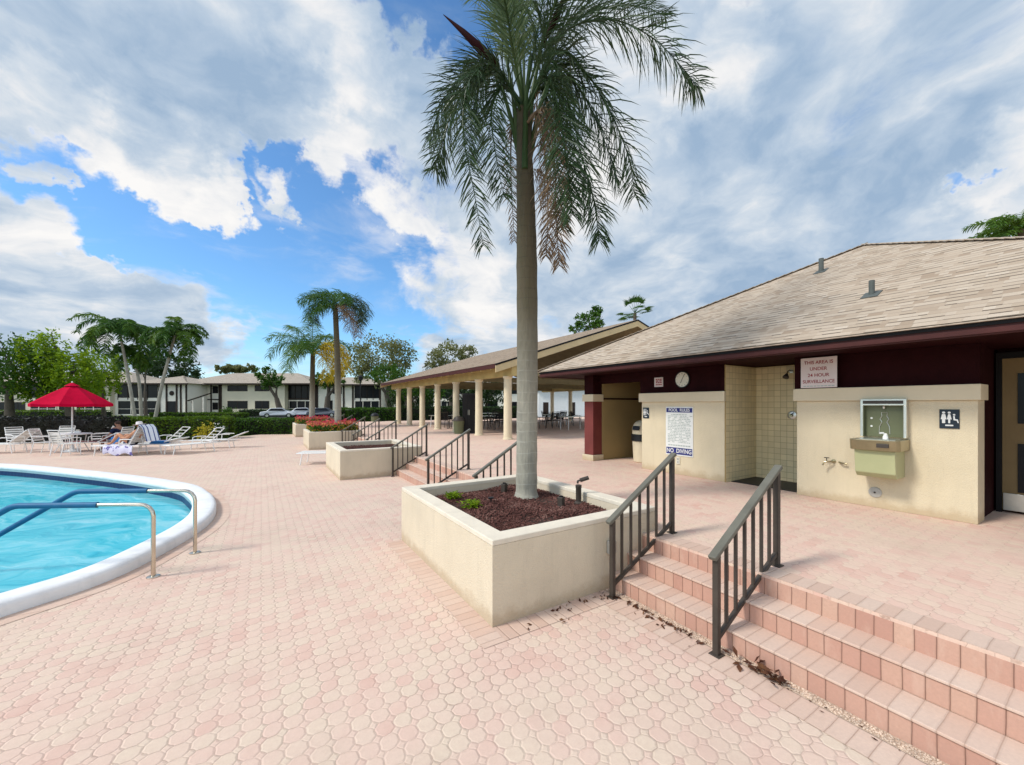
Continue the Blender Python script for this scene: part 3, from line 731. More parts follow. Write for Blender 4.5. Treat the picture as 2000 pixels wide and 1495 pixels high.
# alcove
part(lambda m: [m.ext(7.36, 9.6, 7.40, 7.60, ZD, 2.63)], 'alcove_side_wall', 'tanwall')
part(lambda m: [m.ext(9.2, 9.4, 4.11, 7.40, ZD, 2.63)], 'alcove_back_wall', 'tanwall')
part(lambda m: m.ext(7.36, 9.2, 7.385, 7.40, 2.02, 2.06), 'alcove_trim', 'maroon')
pl = part(lambda m: m.ext(7.06, 7.36, 7.42, 7.74, .62, 1.97), 'corner_pillar', 'maroon_post', bevel=.004)
part(lambda m: m.ext(7.02, 7.38, 7.38, 7.78, 1.97, 2.15), 'pillar_cap', 'trim', bevel=.005)
part(lambda m: m.ext(7.02, 7.38, 7.38, 7.78, ZD, .62), 'pillar_base', 'stucco', bevel=.005)
part(lambda m: m.ext(7.06, 7.36, 7.42, 7.74, 2.15, 2.63), 'pillar_top', 'maroon')
# back volume, door recess
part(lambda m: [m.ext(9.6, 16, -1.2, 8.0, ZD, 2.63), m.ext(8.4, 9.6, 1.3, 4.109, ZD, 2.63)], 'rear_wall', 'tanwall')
part(lambda m: [m.ext(7.50, 8.5, 1.10, 1.30, ZD, 2.63)], 'recess_side_wall', 'maroon')
part(lambda m: [m.ext(8.36, 9.6, -2.0, 1.08, ZD, 2.63)], 'recess_back_wall', 'maroon')
dr = part(lambda m: m.ext(8.28, 8.34, -.02, 1.03, ZD+.03, 2.5), 'door', 'doortan', bevel=.004)
part(lambda m: [m.ext(8.26, 8.36, 1.03, 1.08, ZD, 2.58), m.ext(8.26, 8.36, -.12, -.02, ZD, 2.58), m.ext(8.26, 8.36, -.02, 1.03, 2.5, 2.58)], 'door_frame', 'gutter')
B(lambda m: m.ext(8.27, 8.285, .14, .90, 1.65, 2.30)).build('pane', M['darkglass'], dr)
B(lambda m: m.ext(8.27, 8.285, .14, .90, .76, 1.39)).build('pane', M['darkglass'], dr)
B(lambda m: m.ext(8.262, 8.285, .0, 1.02, ZD+.035, .735)).build('kick_plate', M['silver'], dr, bevel=.003)
# roof
EX, EZ, TP = 6.24, 2.80, .52
Y0r, Y1r = -1.94, 8.68
ax_, ay_ = 11.43, 3.37; az_ = EZ + (ax_-6.3)*TP; ez_ = EZ+(EX-6.3)*TP
ex2 = ax_*2-EX
c00, c01, c11, c10, ap = (EX, Y0r, ez_), (EX, Y1r, ez_), (ex2, Y1r, ez_), (ex2, Y0r, ez_), (ax_, ay_, az_)
def roof(m):
    hroof(m, c01, c00, ap, 0); hroof(m, c11, c01, ap, 0); hroof(m, c10, c11, ap, 0); hroof(m, c00, c10, ap, 0)
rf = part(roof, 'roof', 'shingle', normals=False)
def edge(m):
    for a, b_ in ((c01, ap), (c00, ap)):
        a, b_ = V(a), V(b_); n = 46; d = (b_-a)/n
        for i in range(n): m.bar(a+d*i+V((0, 0, .008)), a+d*(i+1.06)+V((0, 0, .02)), .16, .012)
part(edge, 'hip_cap', 'hipcap', rf)
part(lambda m: [m.ext(EX-.005, EX+.12, Y0r, Y1r, ez_-.022, ez_-.008), m.ext(EX+.12, 12, Y1r-.1, Y1r, ez_-.022, ez_-.008)], 'drip_edge', 'hipcap', rf)
part(lambda m: [m.ext(6.275, 6.36, Y0r+.02, Y1r-.03, 2.706, ez_-.024), m.ext(6.36, 14, Y1r-.12, Y1r-.03, 2.706, ez_-.024)], 'gutter', 'gutter')
part(lambda m: [m.ext(6.295, 6.335, Y0r+.04, Y1r-.05, 2.612, 2.706), m.ext(6.275, 6.295, Y0r+.04, Y1r-.05, 2.628, 2.68), m.ext(6.335, 14, Y1r-.09, Y1r-.05, 2.612, 2.706)], 'fascia', 'fascia')
part(lambda m: m.ext(6.335, 16, Y0r+.1, Y1r-.1, 2.632, 2.66), 'soffit', 'maroon')
for (x, y, h, r_) in ((9.91, 3.64, .27, .045), (7.72, 2.2, .21, .036)):
    z = EZ+(x-6.3)*TP
    B(lambda m: m.tube([(x, y, z-.05), (x, y, z+h)], r_, 14)).build('vent_pipe', M['vent'], rf, smooth=40)
    B(lambda m: m.lathe((x, y, z+h), [(r_*.85, .001), (r_*.8, .003)], 14)).build('vent_opening', M['black'], rf)
    B(lambda m: m.bar((x-.13, y, z-.13*TP+.008), (x+.1, y, z+.1*TP+.008), .2, .008)).build('flashing', M['vent'], rf)

# ------------------------------------------------------------------ things on the wall (wall faces -X)
def T(x, y, z): return Matrix(((0, 0, -1, x), (-1, 0, 0, y), (0, 1, 0, z), (0, 0, 0, 1)))
def plate(name, label, cat, x, y, z, w, h, mt, th=.012):
    t = thing(name, label, cat, (x, y, z))
    B(lambda m: m.ext(x-th, x-.001, y-w/2, y+w/2, z-h/2, z+h/2)).build('panel', M[mt], t, bevel=.002)
    return t, x-th-.0015
s1, fx_ = plate('surveillance_sign', 'square pale sign with red lettering about surveillance, above the trim', 'sign', 7.10, 2.64, 2.378, .46, .455, 'signpink')
for i, (l, xs) in enumerate((('THIS AREA IS', .92), ('UNDER', .95), ('24 HOUR', .95), ('SURVEILLANCE', .86))):
    B(lambda m: m.text(l, .070, T(fx_, 2.64, 2.53-.096*i), xs=xs)).build('lettering', M['red_ink'], s1, normals=False)
def svl2(m):
    for k in range(9): m.ext(fx_-.0005, fx_+.001, 2.64-.2+.045*k, 2.64-.2+.045*k+.034, 2.168, 2.182)
B(svl2).build('printed_text', M['grey_ink'], s1)
s2, fx_ = plate('pool_rules_sign', 'tall white pool rules sign with blue bars above the outlet', 'sign', BX, 5.04, 1.355, .62, .99, 'signwhite')
B(lambda m: m.ext(fx_, fx_+.002, 4.745, 5.335, 1.735, 1.825)).build('header_bar', M['signblue'], s2)
B(lambda m: m.ext(fx_, fx_+.002, 4.745, 5.335, .885, 1.02)).build('footer_bar', M['signblue'], s2)
B(lambda m: m.text('POOL  RULES', .085, T(fx_-.0015, 5.04, 1.78), xs=.95)).build('lettering', M['signwhite'], s2, normals=False)
B(lambda m: m.text('NO  DIVING', .118, T(fx_-.0015, 5.04, .953), xs=.87)).build('lettering', M['signwhite'], s2, normals=False)
def lines(m):
    r = random.Random(2); z = 1.69
    while z > 1.12:
        y = 5.04+.26
        while y > 5.04-.24:
            l = r.uniform(.02, .07)
            if r.random() < .86: m.ext(fx_-.0006, fx_+.001, y-l, y, z-.007, z+.007)
            y -= l+.014
        z -= .031
    y = 5.29
    for k in range(9): m.ext(fx_-.0006, fx_+.001, y-.045, y, 1.055, 1.078); y -= .057
B(lines).build('printed_text', M['grey_ink'], s2)
s3, fx_ = plate('notice_sign', 'tiny pale notice with red print left of the round clock', 'sign', 7.24, 5.60, 2.375, .22, .20, 'signpink')
for k, (z, n) in enumerate(((2.435, 3), (2.40, 2), (2.365, 3), (2.32, 4))):
    B(lambda m: [m.ext(fx_-.0006, fx_+.001, 5.60-.08+.16*j/n, 5.60-.08+.16*(j+.8)/n, z-.012, z+.012) for j in range(n)]).build('printed_text', M['red_ink'], s3)
def restroom_sign(y, z, w, h, label):
    t, fx = plate('restroom_sign', label, 'sign', BX, y, z, w, h, 'signdark')
    def pic(m):
        s = h
        def P(u, v): return (u*w, v*h)
        def poly(pts): m.face([(fx, y-u*w, z+v*h) for u, v in pts])
        def disc(u, v, r): m.face([(fx, y-u*w-r*s*math.cos(a*PI/6), z+v*h+r*s*math.sin(a*PI/6)) for a in range(12)])
        disc(-.28, .33, .06); poly([(-.36, .25), (-.20, .25), (-.13, -.02), (-.20, -.02), (-.20, -.22), (-.36, -.22), (-.36, -.02), (-.43, -.02)])
        disc(0., .33, .055); poly([(-.05, .25), (.05, .25), (.12, -.02), (.05, -.02), (.05, -.22), (-.05, -.22), (-.05, -.02), (-.12, -.02)])
        disc(.24, .22, .045); poly([(.19, .15), (.27, .15), (.29, 0.), (.42, -.02), (.47, -.2), (.42, -.21), (.36, -.08), (.21, -.06)])
        m.face([(fx, y+.2*w, z-.37*h), (fx, y-.2*w, z-.37*h), (fx, y-.2*w, z-.30*h), (fx, y+.2*w, z-.30*h)])
    B(pic).build('pictogram', M['signwhite'], t, normals=False)
restroom_sign(1.30, 1.72, .17, .235, 'dark restroom pictogram sign right of the drinking fountain')
restroom_sign(5.86, 1.71, .16, .235, 'dark restroom pictogram sign at the left end, left of the pool rules')

ck = thing('wall_clock', 'round white wall clock on the maroon upper wall', 'clock', (7.22, 5.02, 2.40))
RY = Matrix.Rotation(-PI/2, 3, 'Y')
B(lambda m: m.lathe((7.239, 5.02, 2.40), [(.165, 0), (.172, .02), (.165, .034), (.150, .034), (.148, .026)], 32, RY)).build('case', M['black'], ck, smooth=40)
B(lambda m: m.lathe((7.239, 5.02, 2.40), [(.156, .02), (.156, .030)], 32, RY)).build('dial', M['ivory'], ck, smooth=30)
def hands(m):
    for ang, L, w in ((math.radians(205), .075, .012), (math.radians(28), .115, .008)):
        u = V((0, -math.sin(ang), math.cos(ang))); c = V((7.205, 5.02, 2.40)); m.bar(c-u*.02, c+u*L, .003, w, V((1, 0, 0)))
B(hands).build('hand', M['black'], ck)
def tick(m):
    for k in range(12):
        a = k*PI/6; u = V((0, -math.sin(a), math.cos(a))); c = V((7.2065, 5.02, 2.40)); m.bar(c+u*.112, c+u*.138, .002, .012, V((1, 0, 0)))
B(tick).build('hour_marks', M['black'], ck)

# shower fittings
sh = thing('wall_shower', 'dark shower head on the tiled recess wall', 'shower head', (8.2, 3.47, 2.44))
B(lambda m: m.tube([(8.2, 3.47, 2.50), (8.12, 3.47, 2.52), (8.06, 3.47, 2.49), (8.02, 3.47, 2.44)], .012, 10)).build('arm', M['bronzeband'], sh, smooth=40)
B(lambda m: m.lathe((8.03, 3.47, 2.45), [(.018, .0), (.03, .03), (.05, .07), (.05, .085)], 16, Matrix.Rotation(math.radians(-145), 3, 'Y'))).build('nozzle', M['rail'], sh, smooth=40)
B(lambda m: m.lathe((8.2, 3.47, 2.50), [(.035, .001), (.03, .01)], 16, RY)).build('flange', M['silver'], sh, smooth=40)
sv = thing('shower_valve', 'round chrome shower valve low on the tiled recess wall', 'valve', (8.2, 3.46, 1.70))
B(lambda m: m.lathe((8.2, 3.46, 1.70), [(.075, .001), (.075, .01), (.05, .02)], 24, RY)).build('plate', M['silver'], sv, smooth=40)
B(lambda m: m.lathe((8.2, 3.46, 1.70), [(.03, .02), (.028, .055)], 16, RY)).build('knob', M['bronzeband'], sv, smooth=40)
B(lambda m: m.bar((8.14, 3.46, 1.70), (8.14, 3.41, 1.745), .012, .014, V((1, 0, 0)))).build('lever', M['black'], sv)

# drinking fountain
df = thing('drinking_fountain', 'wall mounted drinking fountain with bottle filler and olive lower panel', 'drinking fountain', (BX, 1.89, .95))
yL, yR = 2.13, 1.66
def back(m):
    x0 = BX-.11
    m.ext(x0, BX-.001, yR, yL, 1.885, 1.97); m.ext(x0, BX-.001, yR, yR+.03, 1.46, 1.885); m.ext(x0, BX-.001, yL-.03, yL, 1.46, 1.885)
B(back).build('filler_frame', M['silver'], df, bevel=.004)
B(lambda m: m.ext(BX-.115, BX-.108, yR+.03, yL-.03, 1.905, 1.95)).build('display_strip', M['rail'], df)
B(lambda m: [m.ext(BX-.03, BX-.002, yR+.03, yL-.03, 1.46, 1.885), m.ext(BX-.105, BX-.03, yR+.03, yR+.036, 1.46, 1.885), m.ext(BX-.105, BX-.03, yL-.036, yL-.03, 1.46, 1.885), m.ext(BX-.105, BX-.03, yR+.036, yL-.036, 1.879, 1.885)]).build('alcove', M['olive_dark'], df)
B(lambda m: [m.lathe((BX-.031, 2.03, 1.60+.11*k), [(.014, 0), (.012, .006)], 10, RY) for k in range(2)]).build('indicator_light', M['signwhite'], df)
B(lambda m: [m.lathe((BX-.06, 1.895, 1.87), [(.016, 0), (.012, -.03)], 12), m.tube([(BX-.035, 1.95, 1.50), (BX-.036, 1.945, 1.6), (BX-.036, 1.92, 1.66), (BX-.036, 1.94, 1.70), (BX-.036, 1.92, 1.74), (BX-.036, 1.925, 1.79), (BX-.036, 1.865, 1.79), (BX-.036, 1.87, 1.74), (BX-.036, 1.85, 1.70), (BX-.036, 1.87, 1.66), (BX-.036, 1.845, 1.6), (BX-.036, 1.84, 1.5)], .0038, 6)]).build('bottle_outline', M['silver'], df)
def bowl(m):
    yl, yr, xf = yL+.03, yR-.01, BX-.46
    o = [(BX, yl), (xf+.07, yl), (xf+.02, yl-.03), (xf, yl-.09), (xf, yr+.09), (xf+.02, yr+.03), (xf+.07, yr), (BX, yr)]
    m.prism(o, lambda p, s: V((p[0]+(.02 if not s and p[0] < BX else 0), p[1], 1.30 if not s else 1.44)))
B(bowl).build('basin', M['bronzeband'], df, bevel=.008)
B(lambda m: m.prism([(BX-.12, yL-.03), (BX-.38, yL-.03), (BX-.43, yL-.09), (BX-.43, yR+.09), (BX-.38, yR+.04), (BX-.12, yR+.04)], lambda p, s: V((*p, 1.4405 if not s else 1.447)))).build('basin_top', M['silver'], df)
B(lambda m: [m.lathe((BX-.24, 1.83, 1.445), [(.03, 0), (.028, .03), (.018, .06), (.014, .075)], 14), m.tube([(BX-.24, 1.83, 1.50), (BX-.26, 1.85, 1.525), (BX-.285, 1.875, 1.52)], .012, 8)]).build('bubbler', M['signwhite'], df, smooth=40)
B(lambda m: [m.ext(BX-.472, BX-.458, 1.74, 1.86, 1.345, 1.395)]).build('push_bar', M['rail'], df, bevel=.004)
def body(m): m.prism([(BX-.001, 0), (BX-.39, 0), (BX-.36, -.30), (BX-.30, -.36), (BX-.001, -.36)], lambda p, s: V((p[0], (yL-.02) if s else (yR+.04), 1.30+p[1])))
B(body).build('lower_panel', M['olive'], df, bevel=.008)

hb = thing('hose_bib', 'small brass hose tap on the wall left of the drinking fountain', 'tap', (BX, 2.50, 1.06))
B(lambda m: [m.lathe((BX, 2.47, 1.06), [(.03, .001), (.028, .008), (.012, .01), (.012, .06)], 12, RY), m.tube([(BX-.05, 2.47, 1.06), (BX-.08, 2.50, 1.06), (BX-.10, 2.55, 1.05), (BX-.11, 2.57, 1.00)], .012, 8)]).build('tap_body', M['bronzeband'], hb, smooth=40)
B(lambda m: [m.bar((BX-.075, 2.50, 1.11), (BX-.075, 2.56, 1.11), .012, .012), m.tube([(BX-.075, 2.53, 1.06), (BX-.075, 2.53, 1.115)], .006, 6)]).build('handle', M['black'], hb)
B(lambda m: m.tube([(BX-.01, 2.40, 1.055), (BX-.05, 2.36, 1.05), (BX-.05, 2.30, 1.045)], .012, 8)).build('second_outlet', M['bronzeband'], hb, smooth=40)
dc = thing('cleanout_cap', 'round grey cap low on the wall under the drinking fountain', 'cap', (BX, 2.0, .69))
B(lambda m: m.lathe((BX, 2.0, .69), [(.072, .001), (.07, .012), (.05, .018)], 24, RY)).build('cover', M['concrete'], dc, smooth=30)
B(lambda m: m.lathe((BX, 2.0, .69), [(.012, .018), (.012, .024)], 8, RY)).build('screw', M['rail'], dc, smooth=30)
wo = thing('wall_outlet', 'small ivory outlet plate directly under the pool rules sign', 'outlet', (BX, 5.06, .76))
B(lambda m: m.ext(BX-.02, BX-.001, 5.02, 5.10, .69, .83)).build('plate', M['ivory'], wo, bevel=.003)
B(lambda m: [m.ext(BX-.023, BX-.0205, 5.04, 5.08, .77, .81), m.ext(BX-.023, BX-.0205, 5.04, 5.08, .71, .75)]).build('socket', M['concrete'], wo)

tb = thing('trash_bin', 'cream trash bin with black band and domed lid in the alcove', 'bin', (7.98, 6.62, ZD))
c_ = (7.98, 6.62, ZD)
B(lambda m: m.lathe(c_, [(.22, .0), (.24, .02), (.265, .5), (.265, .52)], 28)).build('body', M['olive'] if 0 else M['trim'], tb, smooth=40)
B(lambda m: m.lathe(c_, [(.28, .52), (.295, .53), (.295, .68), (.28, .69)], 28)).build('band', M['black'], tb, smooth=40)
B(lambda m: m.lathe(c_, [(.27, .69), (.27, .80), (.25, .90), (.19, .98), (.10, 1.02), (.01, 1.03)], 28)).build('lid', M['trim'], tb, smooth=50)
B(lambda m: m.bar((7.98-.285, 6.62, .79+ZD), (7.98-.255, 6.62, .89+ZD), .20, .012, V((1, 0, 0)))).build('flap', M['black'], tb)

# ------------------------------------------------------------------ pavilion
pv = thing('pavilion', 'open pavilion with a long brown gable roof on round cream columns', 'pavilion', (15.5, 22, ZD))
YA, YB, XE, ZE, XR, ZR = 13.2, 30.6, 7.55, 3.455, 15.5, 6.03
def proof(m):
    L = math.hypot(XR-XE, ZR-ZE)
    m.face([(XE, YB, ZE), (XE, YA, ZE), (XR, YA, ZR), (XR, YB, ZR)], [(YB, 0), (YA, 0), (YA, L), (YB, L)])
    m.face([(2*XR-XE, YA, ZE), (2*XR-XE, YB, ZE), (XR, YB, ZR), (XR, YA, ZR)], [(YA, 0), (YB, 0), (YB, L), (YA, L)])
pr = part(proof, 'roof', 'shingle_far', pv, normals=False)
def under(m):
    m.face([(XE+.02, YA+.03, ZE-.12), (XE+.02, YB-.03, ZE-.12), (XR, YB-.03, ZR-.12), (XR, YA+.03, ZR-.12)]); m.face([(2*XR-XE-.02, YA+.03, ZE-.12), (2*XR-XE-.02, YB-.03, ZE-.12), (XR, YB-.03, ZR-.12), (XR, YA+.03, ZR-.12)])
part(under, 'ceiling', 'ceil', pv)
def rake(m, z0, z1, yy, th):
    for sgn in (1, -1):
        x0 = XE if sgn > 0 else 2*XR-XE
        m.prism([(x0, ZE+z0), (XR, ZR+z0), (XR, ZR+z1), (x0, ZE+z1)], lambda p, s: V((p[0], yy+(th if s else 0), p[1])))
part(lambda m: rake(m, -.34, -.075, YA, .04), 'rake_board', 'rake', pv)
part(lambda m: rake(m, -.075, -.003, YA-.02, .08), 'rake_trim', 'gutter', pv)
part(lambda m: rake(m, -.34, -.004, YB-.04, .04), 'rake_board', 'rake', pv)
for x in (XE, 2*XR-XE-.05): part(lambda m: m.ext(x, x+.05, YA+.05, YB-.05, ZE-.17, ZE-.012), 'fascia', 'fascia', pv)
CX = (8.45, 22.55)
for cx in CX: part(lambda m: m.ext(cx-.12, cx+.12, YA+.1, YB-.1, 3.03, 3.60), 'beam', 'beam', pv)
for y in (13.8, 18.9, 24.0, 29.0): part(lambda m: m.ext(8.6, 22.4, y-.09, y+.09, 3.1, 3.38), 'tie_beam', 'ceil', pv)
for k in range(20):
    y = YA+.5+.85*k
    part(lambda m: m.bar((XE+.05, y, ZE-.17), (XE+1.0, y, ZE-.17+.324), .07, .09), 'rafter_tail', 'beam', pv)
for k in range(7):
    for cx in CX:
        y = 13.8+2.54*k
        B(lambda m: m.lathe((cx, y, ZD), [(.21, 0), (.21, .05), (.175, .07), (.165, 1.3), (.16, 2.45), (.20, 2.5), (.20, 2.55)], 24)).build('column', M['column'], pv, smooth=35)
# ------------------------------------------------------------------ vegetation helpers
def frond(m, ctrl, nl, L, w, r, droop=.9, rach=.016, plume=.6, hang=0.0, t0=.14, seg=6, sweep=(.35, .75)):
    pts = spline(ctrl, 8); n = len(pts)
    m.tube(pts, [max(.003, rach*(1-i/(n-1))+.002) for i in range(n)], 5, cap=False)
    for i in range(nl):
        t = t0+(1-t0)*(i+.5)/nl; k = t*(n-1); a = int(min(n-2, k)); p = pts[a].lerp(pts[a+1], k-a)
        tg = (pts[min(a+2, n-1)]-pts[max(a-1, 0)]).normalized()
        s = tg.cross(V((0, 0, 1)))
        if s.length < .25: s = tg.cross(VIEW)
        s.normalize(); nrm = s.cross(tg)
        prof = (min(1, .45+t*2.2))*(1 if t < .65 else max(.42, 1-(t-.65)*1.5))
        for sg in (-1, 1):
            an = r.uniform(-plume, plume*.8)
            d = (s*sg*math.cos(an)+nrm*math.sin(an)+tg*r.uniform(*sweep)).normalized()
            l = L*prof*r.uniform(.75, 1.1)
            d2 = (d*(1-.5*droop)+V((0, 0, -1))*droop*r.uniform(.6, 1.15)+rv(r, .12)).normalized()
            d1 = (d+V((0, 0, -1))*hang).normalized()
            wv = d1.cross(rv(r)).normalized()*w*.5*r.uniform(.7, 1.2)
            p1 = p+d1*l*.42; p2 = p1+(d1*.4+d2*.6).normalized()*l*.32; p3 = p2+d2*l*.28
            v = [m.bm.verts.new(q) for q in (p-wv*.6, p+wv*.6, p1+wv, p1-wv, p2+wv*.7, p2-wv*.7, p3)]
            m.bm.faces.new((v[0], v[1], v[2], v[3])); m.bm.faces.new((v[3], v[2], v[4], v[5])); m.bm.faces.new((v[5], v[4], v[6]))
def arc(c, az, el, L, bend, n=6):
    p = V(c); out = [p.copy()]; h = V((math.cos(az), math.sin(az), 0)); st = L/n
    for i in range(n):
        e = el-bend*((i+.5)/n)**1.15; p = p+(h*math.cos(e)+V((0, 0, 1))*math.sin(e))*st; out.append(p.copy())
    return out
def palm(name, label, trunk, radii, crown, specs, L, lw, nl, mats, seed, group=None, droop=.8, plume=.6, rach=.02, ll=.5, trunkmat='trunk'):
    """specs: (azimuth, elevation, bend, length factor, material index)"""
    r = random.Random(seed); tr = [V(p) for p in trunk]
    t = thing(name, label, 'palm tree', tr[0], 0, group)
    pts = spline(tr, 10); n = len(pts)
    rad = [lerp(radii[0], radii[1], i/(n-1))*(1.18 if i == 0 else 1) for i in range(n)]
    B(lambda m: m.tube(pts, rad, 18)).build('trunk', M[trunkmat], t, smooth=60)
    for az, el, bend, f, mi in specs:
        m = MB(); frond(m, arc(crown+V((0, 0, r.uniform(-.15, .1))), az, el, L*f, bend), nl, ll*L*.5, lw, r, droop, rach, plume)
        m.build('frond', M[mats[mi]], t, normals=False)
    return t
def leafquad(m, p, s, r, flat=.35):
    n = (rv(r)+V((0, 0, flat))).normalized(); a = n.orthogonal().normalized(); b_ = n.cross(a); an = r.uniform(0, 6.28)
    u = (a*math.cos(an)+b_*math.sin(an)); v = n.cross(u); k = s*r.uniform(.6, 1.25)
    q = [m.bm.verts.new(p+x) for x in (-u*k, v*k*.45, u*k, -v*k*.45)]; m.bm.faces.new(q)
def clumps_leaves(m, clumps, n, size, r, shell=.45, hang=0):
    tot = sum(c[1]*c[2] for c in clumps)
    for c, rx, rz in clumps:
        # sub-clumps make light and dark knots with gaps between
        k = max(4, int(n*rx*rz/tot/26)); per = int(n*rx*rz/tot/k)+1
        for j in range(k):
            d = rv(r, r.uniform(shell, 1.0)**.6); sc = c+V((d.x*rx, d.y*rx, d.z*rz)); sr = .42*min(rx, rz)*r.uniform(.6, 1.3)
            if hang:
                for i in range(per):
                    a = r.random(); leafquad(m, sc+V((r.gauss(0, .07)*rx, r.gauss(0, .07)*rx, -a*hang*r.uniform(.6, 1.1)*rz)), size, r)
            else:
                for i in range(per): leafquad(m, sc+rv(r, sr*r.random()**.45), size, r)
def tree(name, label, base, clumps, n, size, mat, seed, trunk_r=.15, group=None, forks=None, hang=0, barkm='bark', cat='tree', shell=.45, lean=None):
    r = random.Random(seed); b_ = V(base); t = thing(name, label, cat, b_, 0, group)
    cen = sum((c[0] for c in clumps), V())/len(clumps); fork = b_.lerp(cen, .42); fork.z = b_.z+(cen.z-b_.z)*.45
    if lean: fork = V(lean)
    def tk(m):
        m.tube(spline([b_, b_.lerp(fork, .5)+V((r.uniform(-.1, .1), 0, 0)), fork], 5), [trunk_r*(1.3-.5*i/10) for i in range(11)], 9)
        for c, rx, rz in clumps:
            e = c+V((0, 0, -rz*.15)); md = fork.lerp(e, .5)+rv(r, .18*rx)
            m.tube(spline([fork+V((0, 0, -.05)), md, e], 5), [trunk_r*(.62-.052*i) for i in range(11)], 7)
            for j in range(3):
                q = c+V((r.uniform(-.7, .7)*rx, r.uniform(-.7, .7)*rx, r.uniform(-.2, .7)*rz)); m.tube([md.lerp(e, .4), md.lerp(q, .6)+rv(r, .1*rx), q], [trunk_r*.26, trunk_r*.16, trunk_r*.05], 5)
    B(tk).build('trunk', M[barkm], t, smooth=60)
    m = MB(); clumps_leaves(m, clumps, n, size, r, shell, hang); m.build('crown', M[mat], t, normals=False)
    return t
def hedge(label, p0, p1, width, h, mat, n, size, seed, name='hedge', base='leaf_dark', z0=0.0, group=None):
    r = random.Random(seed); p0, p1 = V(p0), V(p1); d = p1-p0; d.z = 0; L = d.length; x = d.normalized(); y = V((-x.y, x.x, 0))
    t = thing(name, label, 'hedge', (p0+p1)/2, 0, group)
    B(lambda m: m.box((p0+p1)/2+V((0, 0, z0+h*.46)), (L*.99, width*.8, h*.9), Matrix((x, y, V((0, 0, 1)))).transposed())).build('dark_core', M['leaf_shade'], t)  # solid near-black box, painted stand-in for the shade between the leaves
    m = MB(); areas = [L*h, L*h, L*width, width*h, width*h]; tot = sum(areas)
    for k, a in enumerate(areas):
        for i in range(int(n*a/tot)):
            u, v = r.uniform(-.5, .5), r.random()
            q = {0: (u*L, -width/2, v*h), 1: (u*L, width/2, v*h), 2: (u*L, (v-.5)*width, h), 3: (-L/2, u*width, v*h), 4: (L/2, u*width, v*h)}[k]
            p = p0+d*.5+x*q[0]+y*q[1]+V((0, 0, z0+q[2])); off = mnoise.noise(p*2.1)*.12+mnoise.noise(p*5.)*.06
            p = p+rv(r, .05)+((y*(-1 if k == 0 else 1) if k < 2 else V((0, 0, 1)) if k == 2 else x*(-1 if k == 3 else 1))*off)
            leafquad(m, p, size, r)
    m.build('leaves', M[mat], t, normals=False)
    return t

